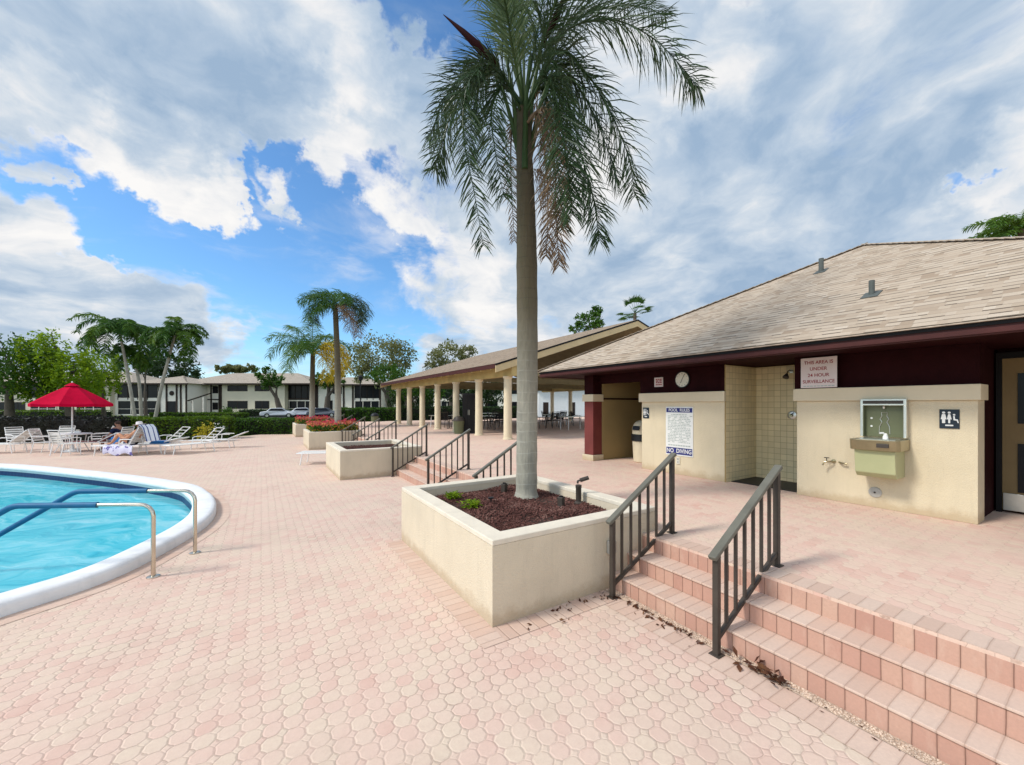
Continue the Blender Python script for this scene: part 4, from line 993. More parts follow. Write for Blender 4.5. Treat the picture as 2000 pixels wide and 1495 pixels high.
# ------------------------------------------------------------------ the big palm in the near planter
def big_palm():
    r = random.Random(21); D0 = 5.62
    base = W(1028, 972, D0); base.z = .58
    t = thing('queen_palm', 'tall palm with drooping feathery fronds growing in the near planter', 'palm tree', base)
    tp = [base, W(1029, 880, D0), W(1030, 700, D0), W(1029, 520, D0), W(1027, 400, D0), W(1024, 300, D0), W(1022, 215, D0)]
    pts = spline(tp, 8); n = len(pts)
    rad = []
    for i in range(n):
        f = i/(n-1); rad.append((.150 if f < .1 else .146 if f < .5 else lerp(.146, .098, (f-.5)/.5))*(1.28 if i == 0 else 1.08 if i == 1 else 1)*(1+.02*math.sin(i*1.9)))
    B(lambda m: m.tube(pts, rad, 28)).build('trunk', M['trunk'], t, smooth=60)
    C = lambda px, py, o=0.0: W(px, py, D0+o)
    top = (1024, 175)
    def F(pts_, L=.46, mat='palm', nl=78, w=.02, droop=.85, **k):
        m = MB(); frond(m, [C(*q) for q in pts_], int(nl*2.0), L*1.3, w*.8, r, droop*.62, .018, plume=.95, sweep=(.55, 1.45), **k); m.build('frond', M[mat], t, normals=False)
    F([(1030, 210), (1060, 110), (1120, 52), (1200, 40), (1275, 75), (1335, 135), (1362, 170)], .52, w=.022)
    F([(1035, 200, .2), (1090, 70, .5), (1150, 25, .9), (1230, 10, 1.3), (1300, 30, 1.6)], .45)
    F([(1018, 210), (975, 140, -.1), (925, 150, -.2), (885, 215, -.25), (862, 285, -.25), (850, 330, -.2)], .44)
    F([(1018, 200, -.1), (960, 130, -.3), (915, 165, -.5), (905, 260, -.55), (925, 370, -.5), (944, 480, -.45)], .34, droop=1.0)
    F([(1016, 215, -.1), (985, 165, -.25), (960, 215, -.4), (968, 300, -.42), (985, 385, -.4)], .38)
    F([(1030, 205, -.1), (1075, 120, -.25), (1110, 200, -.4), (1140, 320, -.42), (1162, 400, -.4), (1170, 470, -.38)], .40, droop=.95)
    F([(1032, 205), (1090, 100), (1150, 150), (1195, 225), (1228, 310), (1240, 385)], .46)
    F([(1032, 210, .1), (1080, 130, .2), (1130, 170, .3), (1175, 260, .35), (1205, 350, .3)], .46)
    F([(1030, 240, -.15), (1062, 215, -.3), (1082, 310, -.4), (1086, 420, -.4), (1092, 520, -.38)], .30, 'palm_dry', droop=1.0)
    F([(1028, 240, -.1), (1050, 225, -.2), (1066, 320, -.25), (1070, 440, -.25), (1066, 500, -.25)], .26, 'palm_dry', nl=50, droop=1.1)
    F([(1016, 250, .1), (1000, 250, .1), (998, 350, .12), (1005, 470, .1)], .20, 'palm_dry', nl=40, droop=1.2)
    F([(1030, 215, .25), (1075, 160, .5), (1110, 250, .7), (1130, 380, .7)], .42)
    F([(1016, 210, .25), (960, 140, .6), (925, 210, .8), (915, 320, .8)], .40)
    F([(1018, 205, .1), (965, 125, .2), (915, 140, .3), (870, 190, .35), (838, 270, .35)], .44)
    F([(1030, 215, -.2), (1066, 150, -.45), (1092, 220, -.6), (1108, 330, -.65), (1118, 420, -.6)], .42)
    F([(1034, 215, .05), (1058, 170, .1), (1080, 250, .15), (1092, 360, .15), (1100, 450, .15)], .36)
    # upright young fronds leaving the top of the picture
    F([(1022, 190), (1000, 60), (985, -60), (960, -190), (920, -290)], .42, 'palm_spear', droop=.55)
    F([(1024, 190), (1020, 50), (1010, -90), (1015, -230), (1050, -330)], .42, 'palm_spear', droop=.55)
    F([(1020, 195, .1), (985, 70, .2), (955, -20, .3), (900, -80, .5), (830, -90, .7)], .44, 'palm_spear', droop=.75)
    F([(1026, 190, .1), (1050, 60, .2), (1075, -60, .3), (1130, -170, .5), (1210, -220, .7)], .44, 'palm', droop=.6)
    F([(1026, 195, -.1), (1060, 80, -.3), (1095, -10, -.5), (1160, -70, -.8), (1240, -75, -1.2)], .44, 'palm', droop=.7)
    F([(1020, 195, -.1), (1000, 90, -.4), (985, 0, -.8), (960, -60, -1.2), (930, -80, -1.6)], .44, 'palm_spear', droop=.7)
    F([(1024, 195, .3), (1022, 90, .8), (1010, 10, 1.3), (990, -20, 1.9), (975, 20, 2.4)], .44, 'palm_spear', droop=.75)
    def shaft(m):
        for a, b_, c in (((1014, 300), (1003, 190), (985, 95)), ((1022, 290), (1018, 170), (1010, 60)), ((1030, 300), (1040, 180), (1060, 80)), ((1034, 310), (1052, 215), (1085, 120)), ((1018, 320), (1000, 240), (975, 150)), ((1025, 330, -.115), (1027, 200, -.14), (1035, 110, -.3))):
            m.tube([C(*a), C(*b_), C(*c)], [.045, .032, .016], 8)
    B(shaft).build('leaf_stalks', M['palm_spear'], t, smooth=60)
    m = MB(); m.tube([C(975, 128, -.2), C(943, 100, -.25), (C(905, 63, -.25)), C(866, 29, -.25)], [.018, .062, .036, .004], 8)
    m.build('dry_spathe', M['maroon'], t, smooth=60)
    m = MB(); m.tube([C(1060, 90, -.2), C(1080, 45, -.3), C(1100, 0, -.3), C(1120, -60, -.3)], [.014, .045, .03, .004], 8)
    m.build('dry_spathe', M['maroon'], t, smooth=60)
    def strands(m):
        for i in range(26):
            x = 1045+r.uniform(-6, 12); m.tube([C(x, 330, -.1), C(x+r.uniform(0, 14), 350, -.12), C(x+r.uniform(5, 26), 390+r.uniform(0, 60), -.15)], [.004, .003, .001], 4)
    B(strands).build('flower_stalk', M['palm_dry'], t)
big_palm()

# ------------------------------------------------------------------ small fittings in the near planter
def spot(px, py, d, label, kind):
    p = W(px, py, d); z0 = .60
    t = thing('garden_light', label, 'garden light', (p.x, p.y, z0), 0, 'fittings in the near planter')
    if kind == 'box':
        B(lambda m: m.box((p.x, p.y, z0), (.075, .07, .13), Matrix.Rotation(.4, 3, 'Z'), True)).build('housing', M['rail'], t, bevel=.008)
        B(lambda m: m.tube([(p.x, p.y, z0+.13), (p.x, p.y, z0+.142)], .026, 12)).build('lens', M['darkglass'], t)
    elif kind == 'stake':
        B(lambda m: m.tube([(p.x, p.y, z0-.1), (p.x, p.y, z0+.09)], .011, 8)).build('stake', M['black'], t)
        B(lambda m: m.bar(V((p.x, p.y, z0+.09))-RIGHT*.035, V((p.x, p.y, z0+.095))+RIGHT*.035, .045, .022)).build('head', M['black'], t, bevel=.004)
    else:
        B(lambda m: m.lathe((p.x, p.y, z0-.05), [(.06, 0), (.06, .07), (.036, .09), (.036, .26), (.04, .265), (.04, .30)], 16)).build('riser_pipe', M['rail'], t, smooth=40)
        q = V((p.x, p.y, z0+.27))
        B(lambda m: m.tube([q-RIGHT*.012, q+V((0, 0, .03))-RIGHT*.01, q+V((0, 0, .045))+RIGHT*.03], .014, 8)).build('elbow', M['rail'], t, smooth=40)
        B(lambda m: m.tube([q+V((0, 0, .04))+RIGHT*.02, q+V((0, 0, .075))+RIGHT*.13], .026, 12)).build('lamp_head', M['rail'], t, smooth=40)
spot(985, 955, 5.9, 'small dark box light behind the palm trunk on its left', 'box')
spot(959, 985, 5.15, 'thin black stake light on the mulch left of the palm trunk', 'stake')
spot(1096, 992, 5.05, 'dark box light on the mulch right of the palm trunk', 'box')
spot(1130, 985, 5.2, 'bent pipe spotlight on a riser at the right of the mulch', 'pipe')
def herb(px, py, label, seed):
    p = G(px, py, .61); r = random.Random(seed); t = thing('leafy_plant', label, 'plant', (p.x, p.y, .6), 0, 'small green plants in the near planter')
    def st(m):
        for i in range(7): m.tube([(p.x, p.y, .58), (p.x+r.uniform(-.1, .1), p.y+r.uniform(-.1, .1), .60+r.uniform(.06, .13))], .004, 5)
    B(st).build('stem', M['palm_bright'], t)
    def lf(m):
        for i in range(120):
            a = r.uniform(0, 6.28); d = V((math.cos(a), math.sin(a), r.uniform(.1, 1.1))).normalized(); q = V((p.x, p.y, .60))+V((r.gauss(0, .045), r.gauss(0, .045), r.uniform(0, .08)))
            s = d.cross(V((0, 0, 1))).normalized()*.014; e = q+d*r.uniform(.05, .10)
            m.face([q, q.lerp(e, .5)+s, e-V((0, 0, .02)), q.lerp(e, .5)-s])
    B(lf).build('leaves', M['leaf_croton'] if 0 else M['leaf_bright'], t, normals=False)
herb(885, 975, 'small green leafy plant at the left of the mulch, farther of the two', 1)
herb(922, 992, 'small green leafy plant at the left of the mulch, nearer of the two', 2)

# fallen leaves
def litter():
    r = random.Random(8); m = MB()
    for i in range(70):
        u = r.random(); y = 1.85+u*1.0; x = 2.99-abs(r.gauss(0, .05)); s = r.uniform(.012, .034); leafquad(m, V((x, y, .016)), s, r, 1.2)
    for i in range(34):
        x = min(2.9, r.gauss(2.5, .3)); y = PY[0]-.02-abs(r.gauss(0, .13)); leafquad(m, V((x, y, .014)), r.uniform(.012, .034), r, 1.2)
    for i in range(30):
        y = r.uniform(-.9, 1.4); leafquad(m, V((2.98-abs(r.gauss(0, .05)), y, .012)), r.uniform(.006, .02), r, 2.5)
    tag(m.build('leaf_debris', M['litter'], normals=False), 'scattered bits of mulch and dry leaf at the foot of the steps and planter', 'debris', None, 'stuff')
litter()
def dry_leaf():
    r = random.Random(4); c = V((2.97, 1.43, .02)); m = MB()
    for i in range(46):
        a = c+V((r.gauss(0, .025), r.gauss(0, .085), r.uniform(0, .03))); d = V((r.uniform(-.5, .5), r.uniform(-1, 1), r.uniform(-.2, .3))).normalized()*r.uniform(.04, .09)
        s = d.cross(V((r.uniform(-.3, .3), 0, 1))).normalized()*r.uniform(.009, .022); m.face([a, a+d*.5+s+V((0, 0, .006)), a+d, a+d*.5-s])
    o = m.build('dry_leaves', M['litter'], normals=False); tag(o, 'clump of curled dark dry leaves at the foot of the steps', 'dry leaves', None, 'stuff')
dry_leaf()

# ------------------------------------------------------------------ planter flowers and planter palms
def flowers(y0, label, seed, n):
    r = random.Random(seed); t = thing('flowering_shrub', label, 'flowering plant', (2.7, y0+1.3, .62))
    def P(): return V((r.uniform(PX0+.1, PX1-.1), r.uniform(y0+.1, y0+2.5), 0))
    m = MB(); 
    for i in range(n):
        p = P(); h = .32+.13*noise_at(p.x*2, p.y*2); p.z = .66+h*r.random()**.6; leafquad(m, p, .075, r)
    m.build('leaves', M['leaf_croton'] if 0 else M['leaf_mid'], t, normals=False)
    for mt, zz, k in (('flower_orange', (.12, .46), .62), ('flower_red', (.32, .54), .17), ('leaf_croton', (.02, .28), .36)):
        m = MB()
        for i in range(int(n*k)):
            p = P(); h = .10*noise_at(p.x*2, p.y*2)
            if mt == 'flower_red' and noise_at(p.x*1.6+5, p.y*1.6) < -.12: continue
            p.z = .66+h+r.uniform(*zz); leafquad(m, p, .055, r)
        m.build('blossoms' if 'flower' in mt else 'young_leaves', M[mt], t, normals=False)
flowers(PY[2], 'mass of red and orange flowers filling the third planter', 5, 2600)
flowers(PY[3], 'paler orange and red flowers in the farthest planter', 6, 1800)
rr = random.Random(5)
b3 = V((2.96, 19.75, .6)); c3 = W(655, 604, 18.3)
palm('queen_palm', 'palm with a tall bare grey trunk in the flower planter', [b3, b3.lerp(c3, .5)+RIGHT*.05, c3], (.15, .11), c3,
     [(2.9, 1.2, 2.0, .95, 0), (2.3, 1.35, 2.0, .9, 0), (3.4, 1.1, 2.3, .9, 0), (3.9, .9, 2.5, .8, 0), (.2, 1.0, 2.9, 1.0, 1), (5.6, .9, 3.0, 1.05, 1), (-.4, 1.2, 3.0, 1.15, 1), (6.0, .7, 2.8, .95, 1), (1.2, 1.1, 2.6, .9, 1), (4.9, 1.2, 2.7, .9, 0), (1.8, 1.45, 1.4, .8, 0), (5.2, .2, 2.3, .95, 2), (.1, .1, 2.0, .9, 2), (2.6, .6, 2.6, .8, 1), (3.1, .7, 2.5, .85, 0)],
     1.95, .020, 90, ['palm_deep', 'palm', 'palm_dry'], 31, 'palms in the flower planters', droop=.85, plume=.9, ll=.72, rach=.022)
b4 = V((2.62, 27.4, .6)); c4 = W(611, 690, 24.6)
palm('queen_palm', 'shorter palm with bright yellow dying fronds in the farthest planter', [b4, b4.lerp(c4, .5), c4], (.17, .13), c4,
     [(2.7, 1.1, 1.6, 1.15, 0), (3.2, .75, 2.0, 1.05, 1), (2.2, 1.25, 1.1, 1.1, 0), (3.5, .3, 2.1, .85, 0), (1.5, 1.4, .7, 1.0, 0), (.9, 1.2, 1.3, .9, 0), (5.6, .6, 3.0, 1.1, 2), (-.45, .7, 2.9, 1.15, 2), (5.2, .3, 2.7, 1.0, 2), (.1, .2, 2.6, 1.0, 2), (5.9, 1.1, 3.4, 1.15, 2), (4.5, .9, 2.2, .9, 1), (.1, 1.1, 1.9, 1.0, 1), (6.1, 1.0, 2.3, .95, 2), (1.9, .9, 1.7, 1.0, 0), (4.0, .8, 2.0, .9, 0)],
     2.7, .030, 84, ['palm_bright', 'palm_deep', 'palm_yellow'], 32, 'palms in the flower planters', droop=.9, plume=.9, ll=.72, rach=.03)
# clustered palms behind the loungers
def adon(label, base, mid, crown, seed, L):
    r = random.Random(seed); n = 22
    sp = [(i*2.4+r.uniform(-.3, .3), r.uniform(-.15, 1.5), r.uniform(1.9, 3.0), r.uniform(.85, 1.12), 0 if r.random() < .6 else 1) for i in range(n)]
    palm('arching_palm', label, [base, mid, crown], (.115, .07), crown, sp, L, .06, 60, ['palm_deep', 'palm_bright'], seed, 'clustered palms behind the hedge', droop=.75, plume=.45, ll=.55, rach=.03, trunkmat='palegreybark')
adon('arching palm with a forked lean, left in the pale-trunked cluster', XY(268, 27, 0), W(252, 745, 27), W(234, 650, 27), 41, 2.7)
adon('middle palm of the pale-trunked cluster, crown merging with its left neighbour', XY(277, 28, 0), W(272, 750, 28), W(258, 692, 28.3), 42, 1.6)
adon('arching palm leaning right, rightmost of the pale-trunked cluster', XY(298, 26.5, 0), W(318, 745, 26.5), W(342, 655, 26.5), 43, 2.2)
# palm tops above roofs
pf = W(1240, 612, 36)
def fan_palm():
    r = random.Random(9); t = thing('fan_palm', 'dark fan palm whose crown shows above the pavilion ridge', 'palm tree', XY(1240, 36, 0))
    B(lambda m: m.tube([XY(1240, 36, 0), pf], [.2, .15], 10)).build('trunk', M['bark'], t, smooth=60)
    for i in range(16):
        az = i*2.4; el = r.uniform(-.4, 1.4); d = V((math.cos(az)*math.cos(el), math.sin(az)*math.cos(el), math.sin(el))); tip = pf+d*1.0
        m = MB(); m.tube([pf, tip], [.02, .012], 5)
        s = d.cross(V((0, 0, 1))).normalized(); u = s.cross(d)
        for k in range(15):
            a = -1.5+3.0*k/14; e = tip+(d*math.cos(a)+s*math.sin(a)).normalized()*r.uniform(.65, .85)+V((0, 0, -.12)); w_ = (d*-math.sin(a)+s*math.cos(a))*.05
            mid_ = tip.lerp(e, .55)+u*.03; m.face([tip, mid_+w_, e, mid_-w_])
        m.build('frond', M['palm_deep'], t, normals=False)
fan_palm()
pr_ = W(1998, 448, 18)
palm('queen_palm', 'palm whose fronds just show above the restroom roof at the right edge', [XY(2010, 18, 0), pr_], (.2, .15), pr_,
     [(i*.9, .2+.35*(i % 3), 1.3+.2*(i % 2), .9, 0) for i in range(18)], 2.2, .05, 54, ['palm_bright'], 51, droop=.8, ll=.5)

# ------------------------------------------------------------------ trees
def CL(px, py, d, rx, rz): k = d/F; return (W(px, py, d), rx*k, rz*k)
tree('weeping_tree', 'dark green weeping tree at the left edge of the photo', XY(20, 33, 0), [CL(25, 690, 33, 62, 48), CL(-50, 680, 34, 60, 50), CL(70, 700, 33.5, 40, 40)], 5200, .17, 'leaf_mid', 61, .28, 'weeping trees behind the red parasol', hang=1.1)
tree('weeping_tree', 'bright yellow-green weeping tree behind the red parasol', XY(140, 34, 0), [CL(110, 680, 34, 52, 42), CL(150, 715, 34, 45, 42), CL(75, 740, 34, 35, 30)], 5600, .16, 'leaf_bright', 62, .30, 'weeping trees behind the red parasol', hang=1.1)
tree('weeping_tree', 'small lime-green tree seen between palm trunks and parasol', XY(205, 38, 0), [CL(205, 705, 38, 36, 40), CL(185, 740, 38, 30, 30)], 2600, .17, 'leaf_bright', 63, .16, 'weeping trees behind the red parasol', hang=.9)
tree('round_tree', 'dark rounded tree rising behind the left apartment roof', XY(335, 95, 0), [CL(335, 722, 95, 48, 26), CL(300, 715, 95, 30, 24), CL(365, 738, 95, 26, 16)], 3400, .42, 'leaf_dark', 64, .4)
tree('leafless_tree', 'thin dark branching tree left of the rightmost clustered palm', XY(285, 58, 0), [CL(290, 690, 58, 26, 26), CL(272, 712, 58, 22, 20)], 420, .22, 'leaf_dark', 65, .2)
tree('crape_tree', 'small tree with a curved dark trunk in front of the cream house', XY(552, 66, 0), [CL(520, 738, 66, 18, 20), CL(543, 728+20, 66, 14, 12), CL(508, 728, 66, 10, 10)], 1300, .26, 'leaf_mid', 66, .42, lean=W(540, 778, 66))
tree('crape_tree', 'dark forked tree showing between the two planter palms', XY(640, 64, 0), [CL(632, 742, 64, 22, 14), CL(655, 738, 64, 20, 14)], 1300, .26, 'leaf_mid', 67, .42, lean=W(640, 775, 64))
tree('broad_tree', 'broad pale-leaved tree left of the pavilion roof', XY(765, 52, 0), [CL(740, 695, 52, 52, 36), CL(700, 705, 52, 30, 28), CL(782, 700, 52, 28, 34), CL(735, 735, 52, 45, 20)], 5200, .20, 'leaf_pale', 68, .32, shell=.5)
tree('broad_tree', 'green lower tree beside the first pavilion columns', XY(790, 44, 0), [CL(760, 735, 44, 40, 20), CL(800, 755, 44, 40, 26), CL(840, 760, 44, 30, 20)], 3000, .18, 'leaf_mid', 69, .26)
tree('broad_tree', 'pale tree showing above the pavilion roof left of the trunk', XY(880, 58, 0), [CL(880, 698, 58, 40, 26), CL(850, 708, 58, 26, 20), CL(910, 690, 58, 20, 16)], 2600, .22, 'leaf_pale', 70, .3)
tree('broad_tree', 'light green treetop above the pavilion roof right of the trunk', XY(1150, 40, 0), [CL(1150, 632, 40, 30, 20), CL(1165, 618, 40, 14, 18), CL(1125, 640, 40, 16, 10)], 1500, .17, 'leaf_mid', 71, .22)
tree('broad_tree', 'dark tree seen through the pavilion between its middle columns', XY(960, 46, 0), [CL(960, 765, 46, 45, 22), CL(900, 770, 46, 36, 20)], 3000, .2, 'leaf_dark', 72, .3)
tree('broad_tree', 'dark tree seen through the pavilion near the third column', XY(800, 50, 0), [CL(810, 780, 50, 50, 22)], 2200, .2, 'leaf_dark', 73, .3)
tree('far_treetop', 'brownish treetop peeking above the cream house roof', XY(450, 120, 0), [CL(450, 722, 120, 30, 8), CL(480, 720, 120, 22, 7)], 3400, .45, 'leaf_pale', 74, .4, shell=.1)

# ------------------------------------------------------------------ hedges and small plants
hedge('dark shaded hedge behind the parasol table', XY(-60, 19.5), XY(238, 20.4), 1.1, 1.22, 'leaf_shade', 5000, .07, 81, group='hedges around the pool deck')
hedge('clipped green hedge behind the empty loungers', XY(246, 21.4), XY(448, 22.4), 1.3, 1.15, 'leaf_hedge', 9000, .065, 82, group='hedges around the pool deck')
hedge('low dark green hedge between loungers and flower planters', XY(440, 25.4), XY(578, 26.0), 1.4, .95, 'leaf_mid', 5200, .07, 83, group='hedges around the pool deck')
hedge('thin bright hedge in front of the left apartment wing', XY(300, 40), XY(480, 41), 1.2, 1.0, 'leaf_hedge', 4200, .1, 84, group='hedges around the pool deck')
hedge('dark hedge strip along the cream house', XY(470, 62), XY(640, 63), 1.2, 1.0, 'leaf_dark', 2600, .14, 85, group='hedges around the pool deck')
hedge('green hedge behind the railings beyond the flower planter', XY(662, 36), XY(775, 37), 1.5, 1.5, 'leaf_mid', 5000, .1, 86, group='hedges around the pool deck')
hedge('dark hedge seen through the pavilion columns', XY(775, 43), XY(1010, 44), 1.5, 1.6, 'leaf_dark', 5000, .12, 87, group='hedges around the pool deck')
hedge('bright low hedge under the trees at the far left', XY(-80, 40), XY(210, 40.5), 1.2, 1.25, 'leaf_hedge', 4000, .1, 88, group='hedges around the pool deck')
def bush(px, d, w, h, mat, label, seed, n, size=.06, name='croton_bush'):
    p = XY(px, d); r = random.Random(seed); t = thing(name, label, 'shrub', p)
    def st(m):
        for i in range(6): m.tube([p, p+V((r.uniform(-w, w)*.6, r.uniform(-w, w)*.6, h*.8))], [.012, .004], 5)
    B(st).build('stem', M['bark'], t)
    m = MB()
    for i in range(n): leafquad(m, p+V((0, 0, h*.55))+V((r.gauss(0, w*.42), r.gauss(0, w*.42), r.gauss(0, h*.24))), size, r)
    m.build('leaves', M[mat], t, normals=False); return t
bush(402, 20.3, .42, .85, 'leaf_croton', 'yellow-leaved bush in front of the green hedge', 91, 260, .085)
bw = bush(428, 20.6, .40, .80, 'leaf_dark', 'dark bush with a few white flowers at the right end of the hedge', 92, 300, .075)
bush(445, 70, 1.1, 1.3, 'leaf_mid', 'small green bush at the corner of the cream house', 93, 260, .2)
m = MB(); r_ = random.Random(3); p_ = XY(426, 20.3)
for i in range(14): leafquad(m, p_+V((r_.uniform(-.3, .3), r_.uniform(-.1, .1), r_.uniform(.5, .95))), .06, r_)
m.build('blossoms', M['white'], bw, normals=False)
# ------------------------------------------------------------------ pool furniture
def LB(root, fn):
    m = MB(); fn(m); m.bm.transform(Matrix.Translation(root.location) @ root.rotation_euler.to_matrix().to_4x4()); return m
def local(root, fn, name, mat, parent=None, **k): return LB(root, fn).build(name, M[mat] if isinstance(mat, str) else mat, parent or root, **k)
def lounger(name, label, loc, rotz, back=1.0, cloth='strap', group='white strap loungers around the pool', arms=True, gap=.068, bw=.048):
    """head end towards +x, foot end towards -x"""
    t = thing(name, label, 'lounger', loc, rotz, group); w = .31; z = .36; xb = .32
    ca, sa = math.cos(back), math.sin(back); L = .78; hx, hz = xb+L*ca, z+L*sa
    def fr(m):
        for s in (-w, w): m.tube([(-1.02, s, z), (xb, s, z)], .018, 8)
        m.tube([(-1.02, -w, z), (-1.02, w, z)], .018, 8); m.tube([(xb+.34, -w, z), (xb+.34, w, z)], .014, 8)
        for s in (-w, w): m.tube([(xb, s, z), (xb+.4, s, z)], .018, 8)
    local(t, fr, 'seat_frame', 'white')
    def bk(m): m.tube([(xb, -w+.03, z+.01), (hx, -w+.03, hz), (hx, w-.03, hz), (xb, w-.03, z+.01)], .018, 8); m.tube([(xb+.3, 0, z), (xb+.42*ca, 0, z+.42*sa)], .012, 6)
    bf = local(t, bk, 'back_frame', 'white')
    def st(m):
        x = -.97
        while x < xb-.04: m.box((x, 0, z+.012), (.048, w*2, .006)); x += .068
    local(t, st, 'seat_straps', cloth)
    def bs(m):
        u = .08
        while u < L-.03:
            m.box((xb+u*ca, 0, z+.012+u*sa), (bw, w*2-.06, .006), Matrix.Rotation(-back, 3, 'Y')); u += gap
    local(t, bs, 'back_straps', cloth)
    for x in (-.85, .42):
        for s in (-w, w): local(t, lambda m: m.tube([(x, s, z), (x+(-.06 if x < 0 else .06), s, 0)], .018, 8), 'leg', 'white')
    if arms:
        for s in (-w, w): local(t, lambda m: m.tube([(.0, s, z), (.02, s, z+.22), (.16, s, z+.25), (xb+.16, s, z+.24)], .017, 8), 'armrest', 'white')
    return t
AW = -YAW   # heading of the picture's right
L0 = lounger('pool_lounger', 'white lounger carrying the reclining sunbather', XY(248, 15.0), AW, 1.05)
lounger('pool_lounger', 'empty white lounger with raised back, next to the striped towel', XY(317, 16.4), AW+1.15, .8, gap=.17, bw=.02)
lounger('pool_lounger', 'empty white lounger with raised back, second right of the striped towel', XY(384, 15.8), AW+1.12, .8, gap=.17, bw=.02)
lounger('pool_lounger', 'empty white lounger lying low, rightmost in the row by the hedge', XY(428, 17.4), AW+.35, .42)
lounger('pool_lounger', 'empty white lounger at the far left edge of the photo', XY(8, 15.6), AW+.25, .75)
lounger('pool_lounger', 'low rose-coloured lounger between parasol table and sunbather', XY(186, 16.4), AW+.1, .5, 'pinkcloth')
lounger('pool_lounger', 'white lounger mostly hidden behind the mulch planter', XY(652, 12.9), AW+.15, .35)
def chair(label, loc, rotz, group='white chairs around the parasol table', cloth='strap', met='white'):
    """faces +x"""
    t = thing('patio_chair', label, 'chair', loc, rotz, group); w = .25
    def st(m):
        for i in range(6): m.box((-.2+i*.085, 0, .43), (.06, w*2, .008))
    local(t, st, 'seat', cloth)
    def bk(m):
        for i in range(5): m.box((-.25-.025*i, 0, .52+.085*i), (.008, w*2, .06), Matrix.Rotation(-.28, 3, 'Y'))
    local(t, bk, 'backrest', cloth)
    def fr(m):
        m.tube([(-.24, -w, .44), (-.40, -w, .95), (-.40, w, .95), (-.24, w, .44)], .016, 8); m.tube([(-.24, -w, .43), (.26, -w, .43), (.26, w, .43), (-.24, w, .43)], .016, 8)
    local(t, fr, 'frame', met)
    for s in (-w, w):
        local(t, lambda m: m.tube([(.24, s, .43), (.27, s, 0)], .015, 8), 'leg', met); local(t, lambda m: m.tube([(-.23, s, .43), (-.33, s, 0)], .015, 8), 'leg', met)
        local(t, lambda m: m.tube([(.25, s, .43), (.26, s*1.08, .63), (.12, s*1.08, .66), (-.30, s*1.08, .66)], .015, 8), 'armrest', met)
    return t
TP_ = XY(141, 16.0)
for lab, px, d, rot in (('white strap chair left of the parasol table, facing it', 92, 15.6, AW+.3), ('white strap chair behind the parasol table, left of the pole', 120, 17.0, AW-1.2),
                        ('white strap chair right of the parasol pole, back towards the hedge', 196, 17.0, AW-2.3), ('white strap chair in front of the parasol table', 130, 14.9, AW+1.4),
                        ('white strap chair between left lounger and parasol table', 38, 16.4, AW-.3)):
    chair(lab, XY(px, d), rot)
pt = thing('patio_table', 'round white patio table under the red parasol', 'table', TP_)
B(lambda m: m.lathe(TP_, [(.54, .69), (.56, .70), (.56, .725), (.54, .735)], 32)).build('table_top', M['white'], pt, smooth=30)
for k in range(4):
    a = k*PI/2+.6; B(lambda m: m.tube([TP_+V((math.cos(a)*.42, math.sin(a)*.42, .7)), TP_+V((math.cos(a)*.36, math.sin(a)*.36, .3)), TP_+V((math.cos(a)*.5, math.sin(a)*.5, 0))], .016, 8)).build('leg', M['white'], pt)
um = thing('parasol', 'large crimson octagonal parasol over the white patio table', 'parasol', TP_)
B(lambda m: m.tube([TP_+V((0, 0, .05)), TP_+V((0, 0, 2.62))], .026, 12)).build('pole', M['white'], um, smooth=40)
B(lambda m: m.lathe(TP_, [(.25, 0), (.25, .04), (.2, .08), (.05, .11), (.045, .26)], 20)).build('base', M['white'], um, smooth=40)
def canopy(m):
    nseg, nr = 8, 6; top = TP_+V((0, 0, 2.70)); Rr, hh = 1.2, .78
    for k in range(nseg):
        a0, a1 = k*2*PI/nseg, (k+1)*2*PI/nseg
        def P(u, q):
            a = lerp(a0, a1, q); sag = 1-.055*math.sin(PI*q)*u
            rr = Rr*u*(math.cos(PI/nseg)/math.cos(a-(a0+a1)/2))*sag
            return top+V((math.cos(a)*rr, math.sin(a)*rr, -hh*(u**1.12)-.03*math.sin(PI*q)*u))
        for i in range(nr):
            for j in range(4):
                u0, u1 = i/nr, (i+1)/nr; q0, q1 = j/4, (j+1)/4
                if i == 0: m.face([P(0, 0), P(u1, q0), P(u1, q1)])
                else: m.face([P(u0, q0), P(u1, q0), P(u1, q1), P(u0, q1)])
        for j in range(4):
            a_, b_ = P(1, j/4), P(1, (j+1)/4); dz = V((0, 0, -.10)); m.face([a_, b_, b_+dz, a_+dz])
    bmesh.ops.remove_doubles(m.bm, verts=m.bm.verts, dist=1e-4)
B(canopy).build('canopy', M['redcloth'], um, smooth=25)
def cvent(m): m.lathe(TP_, [(.24, 2.62), (.13, 2.70), (.02, 2.765)], 8)
B(cvent).build('vent_cap', M['redcloth'], um)
B(lambda m: m.lathe(TP_, [(.02, 2.76), (.03, 2.79), (.01, 2.82)], 8)).build('finial', M['white'], um)
def rib(k):
    a = k*PI/4; e = V((math.cos(a), math.sin(a), 0)); return B(lambda m: [m.tube([TP_+V((0, 0, 2.62)), TP_+e*1.1+V((0, 0, 1.95))], .009, 5), m.tube([TP_+V((0, 0, 2.05)), TP_+e*.6+V((0, 0, 2.27))], .008, 5)])
for k in range(8): rib(k).build('rib', M['white'], um)
cp = thing('table_box', 'small white box on the parasol table beside the pole', 'box', TP_+RIGHT*.22+V((0, 0, .736)))
B(lambda m: m.box(TP_+RIGHT*.22+V((0, 0, .736)), (.16, .12, .10), None, True)).build('box', M['white'], cp, bevel=.01)
B(lambda m: m.box(TP_+RIGHT*.22+V((0, 0, .836)), (.10, .08, .05), None, True)).build('lid', M['ivory'], cp, bevel=.01)

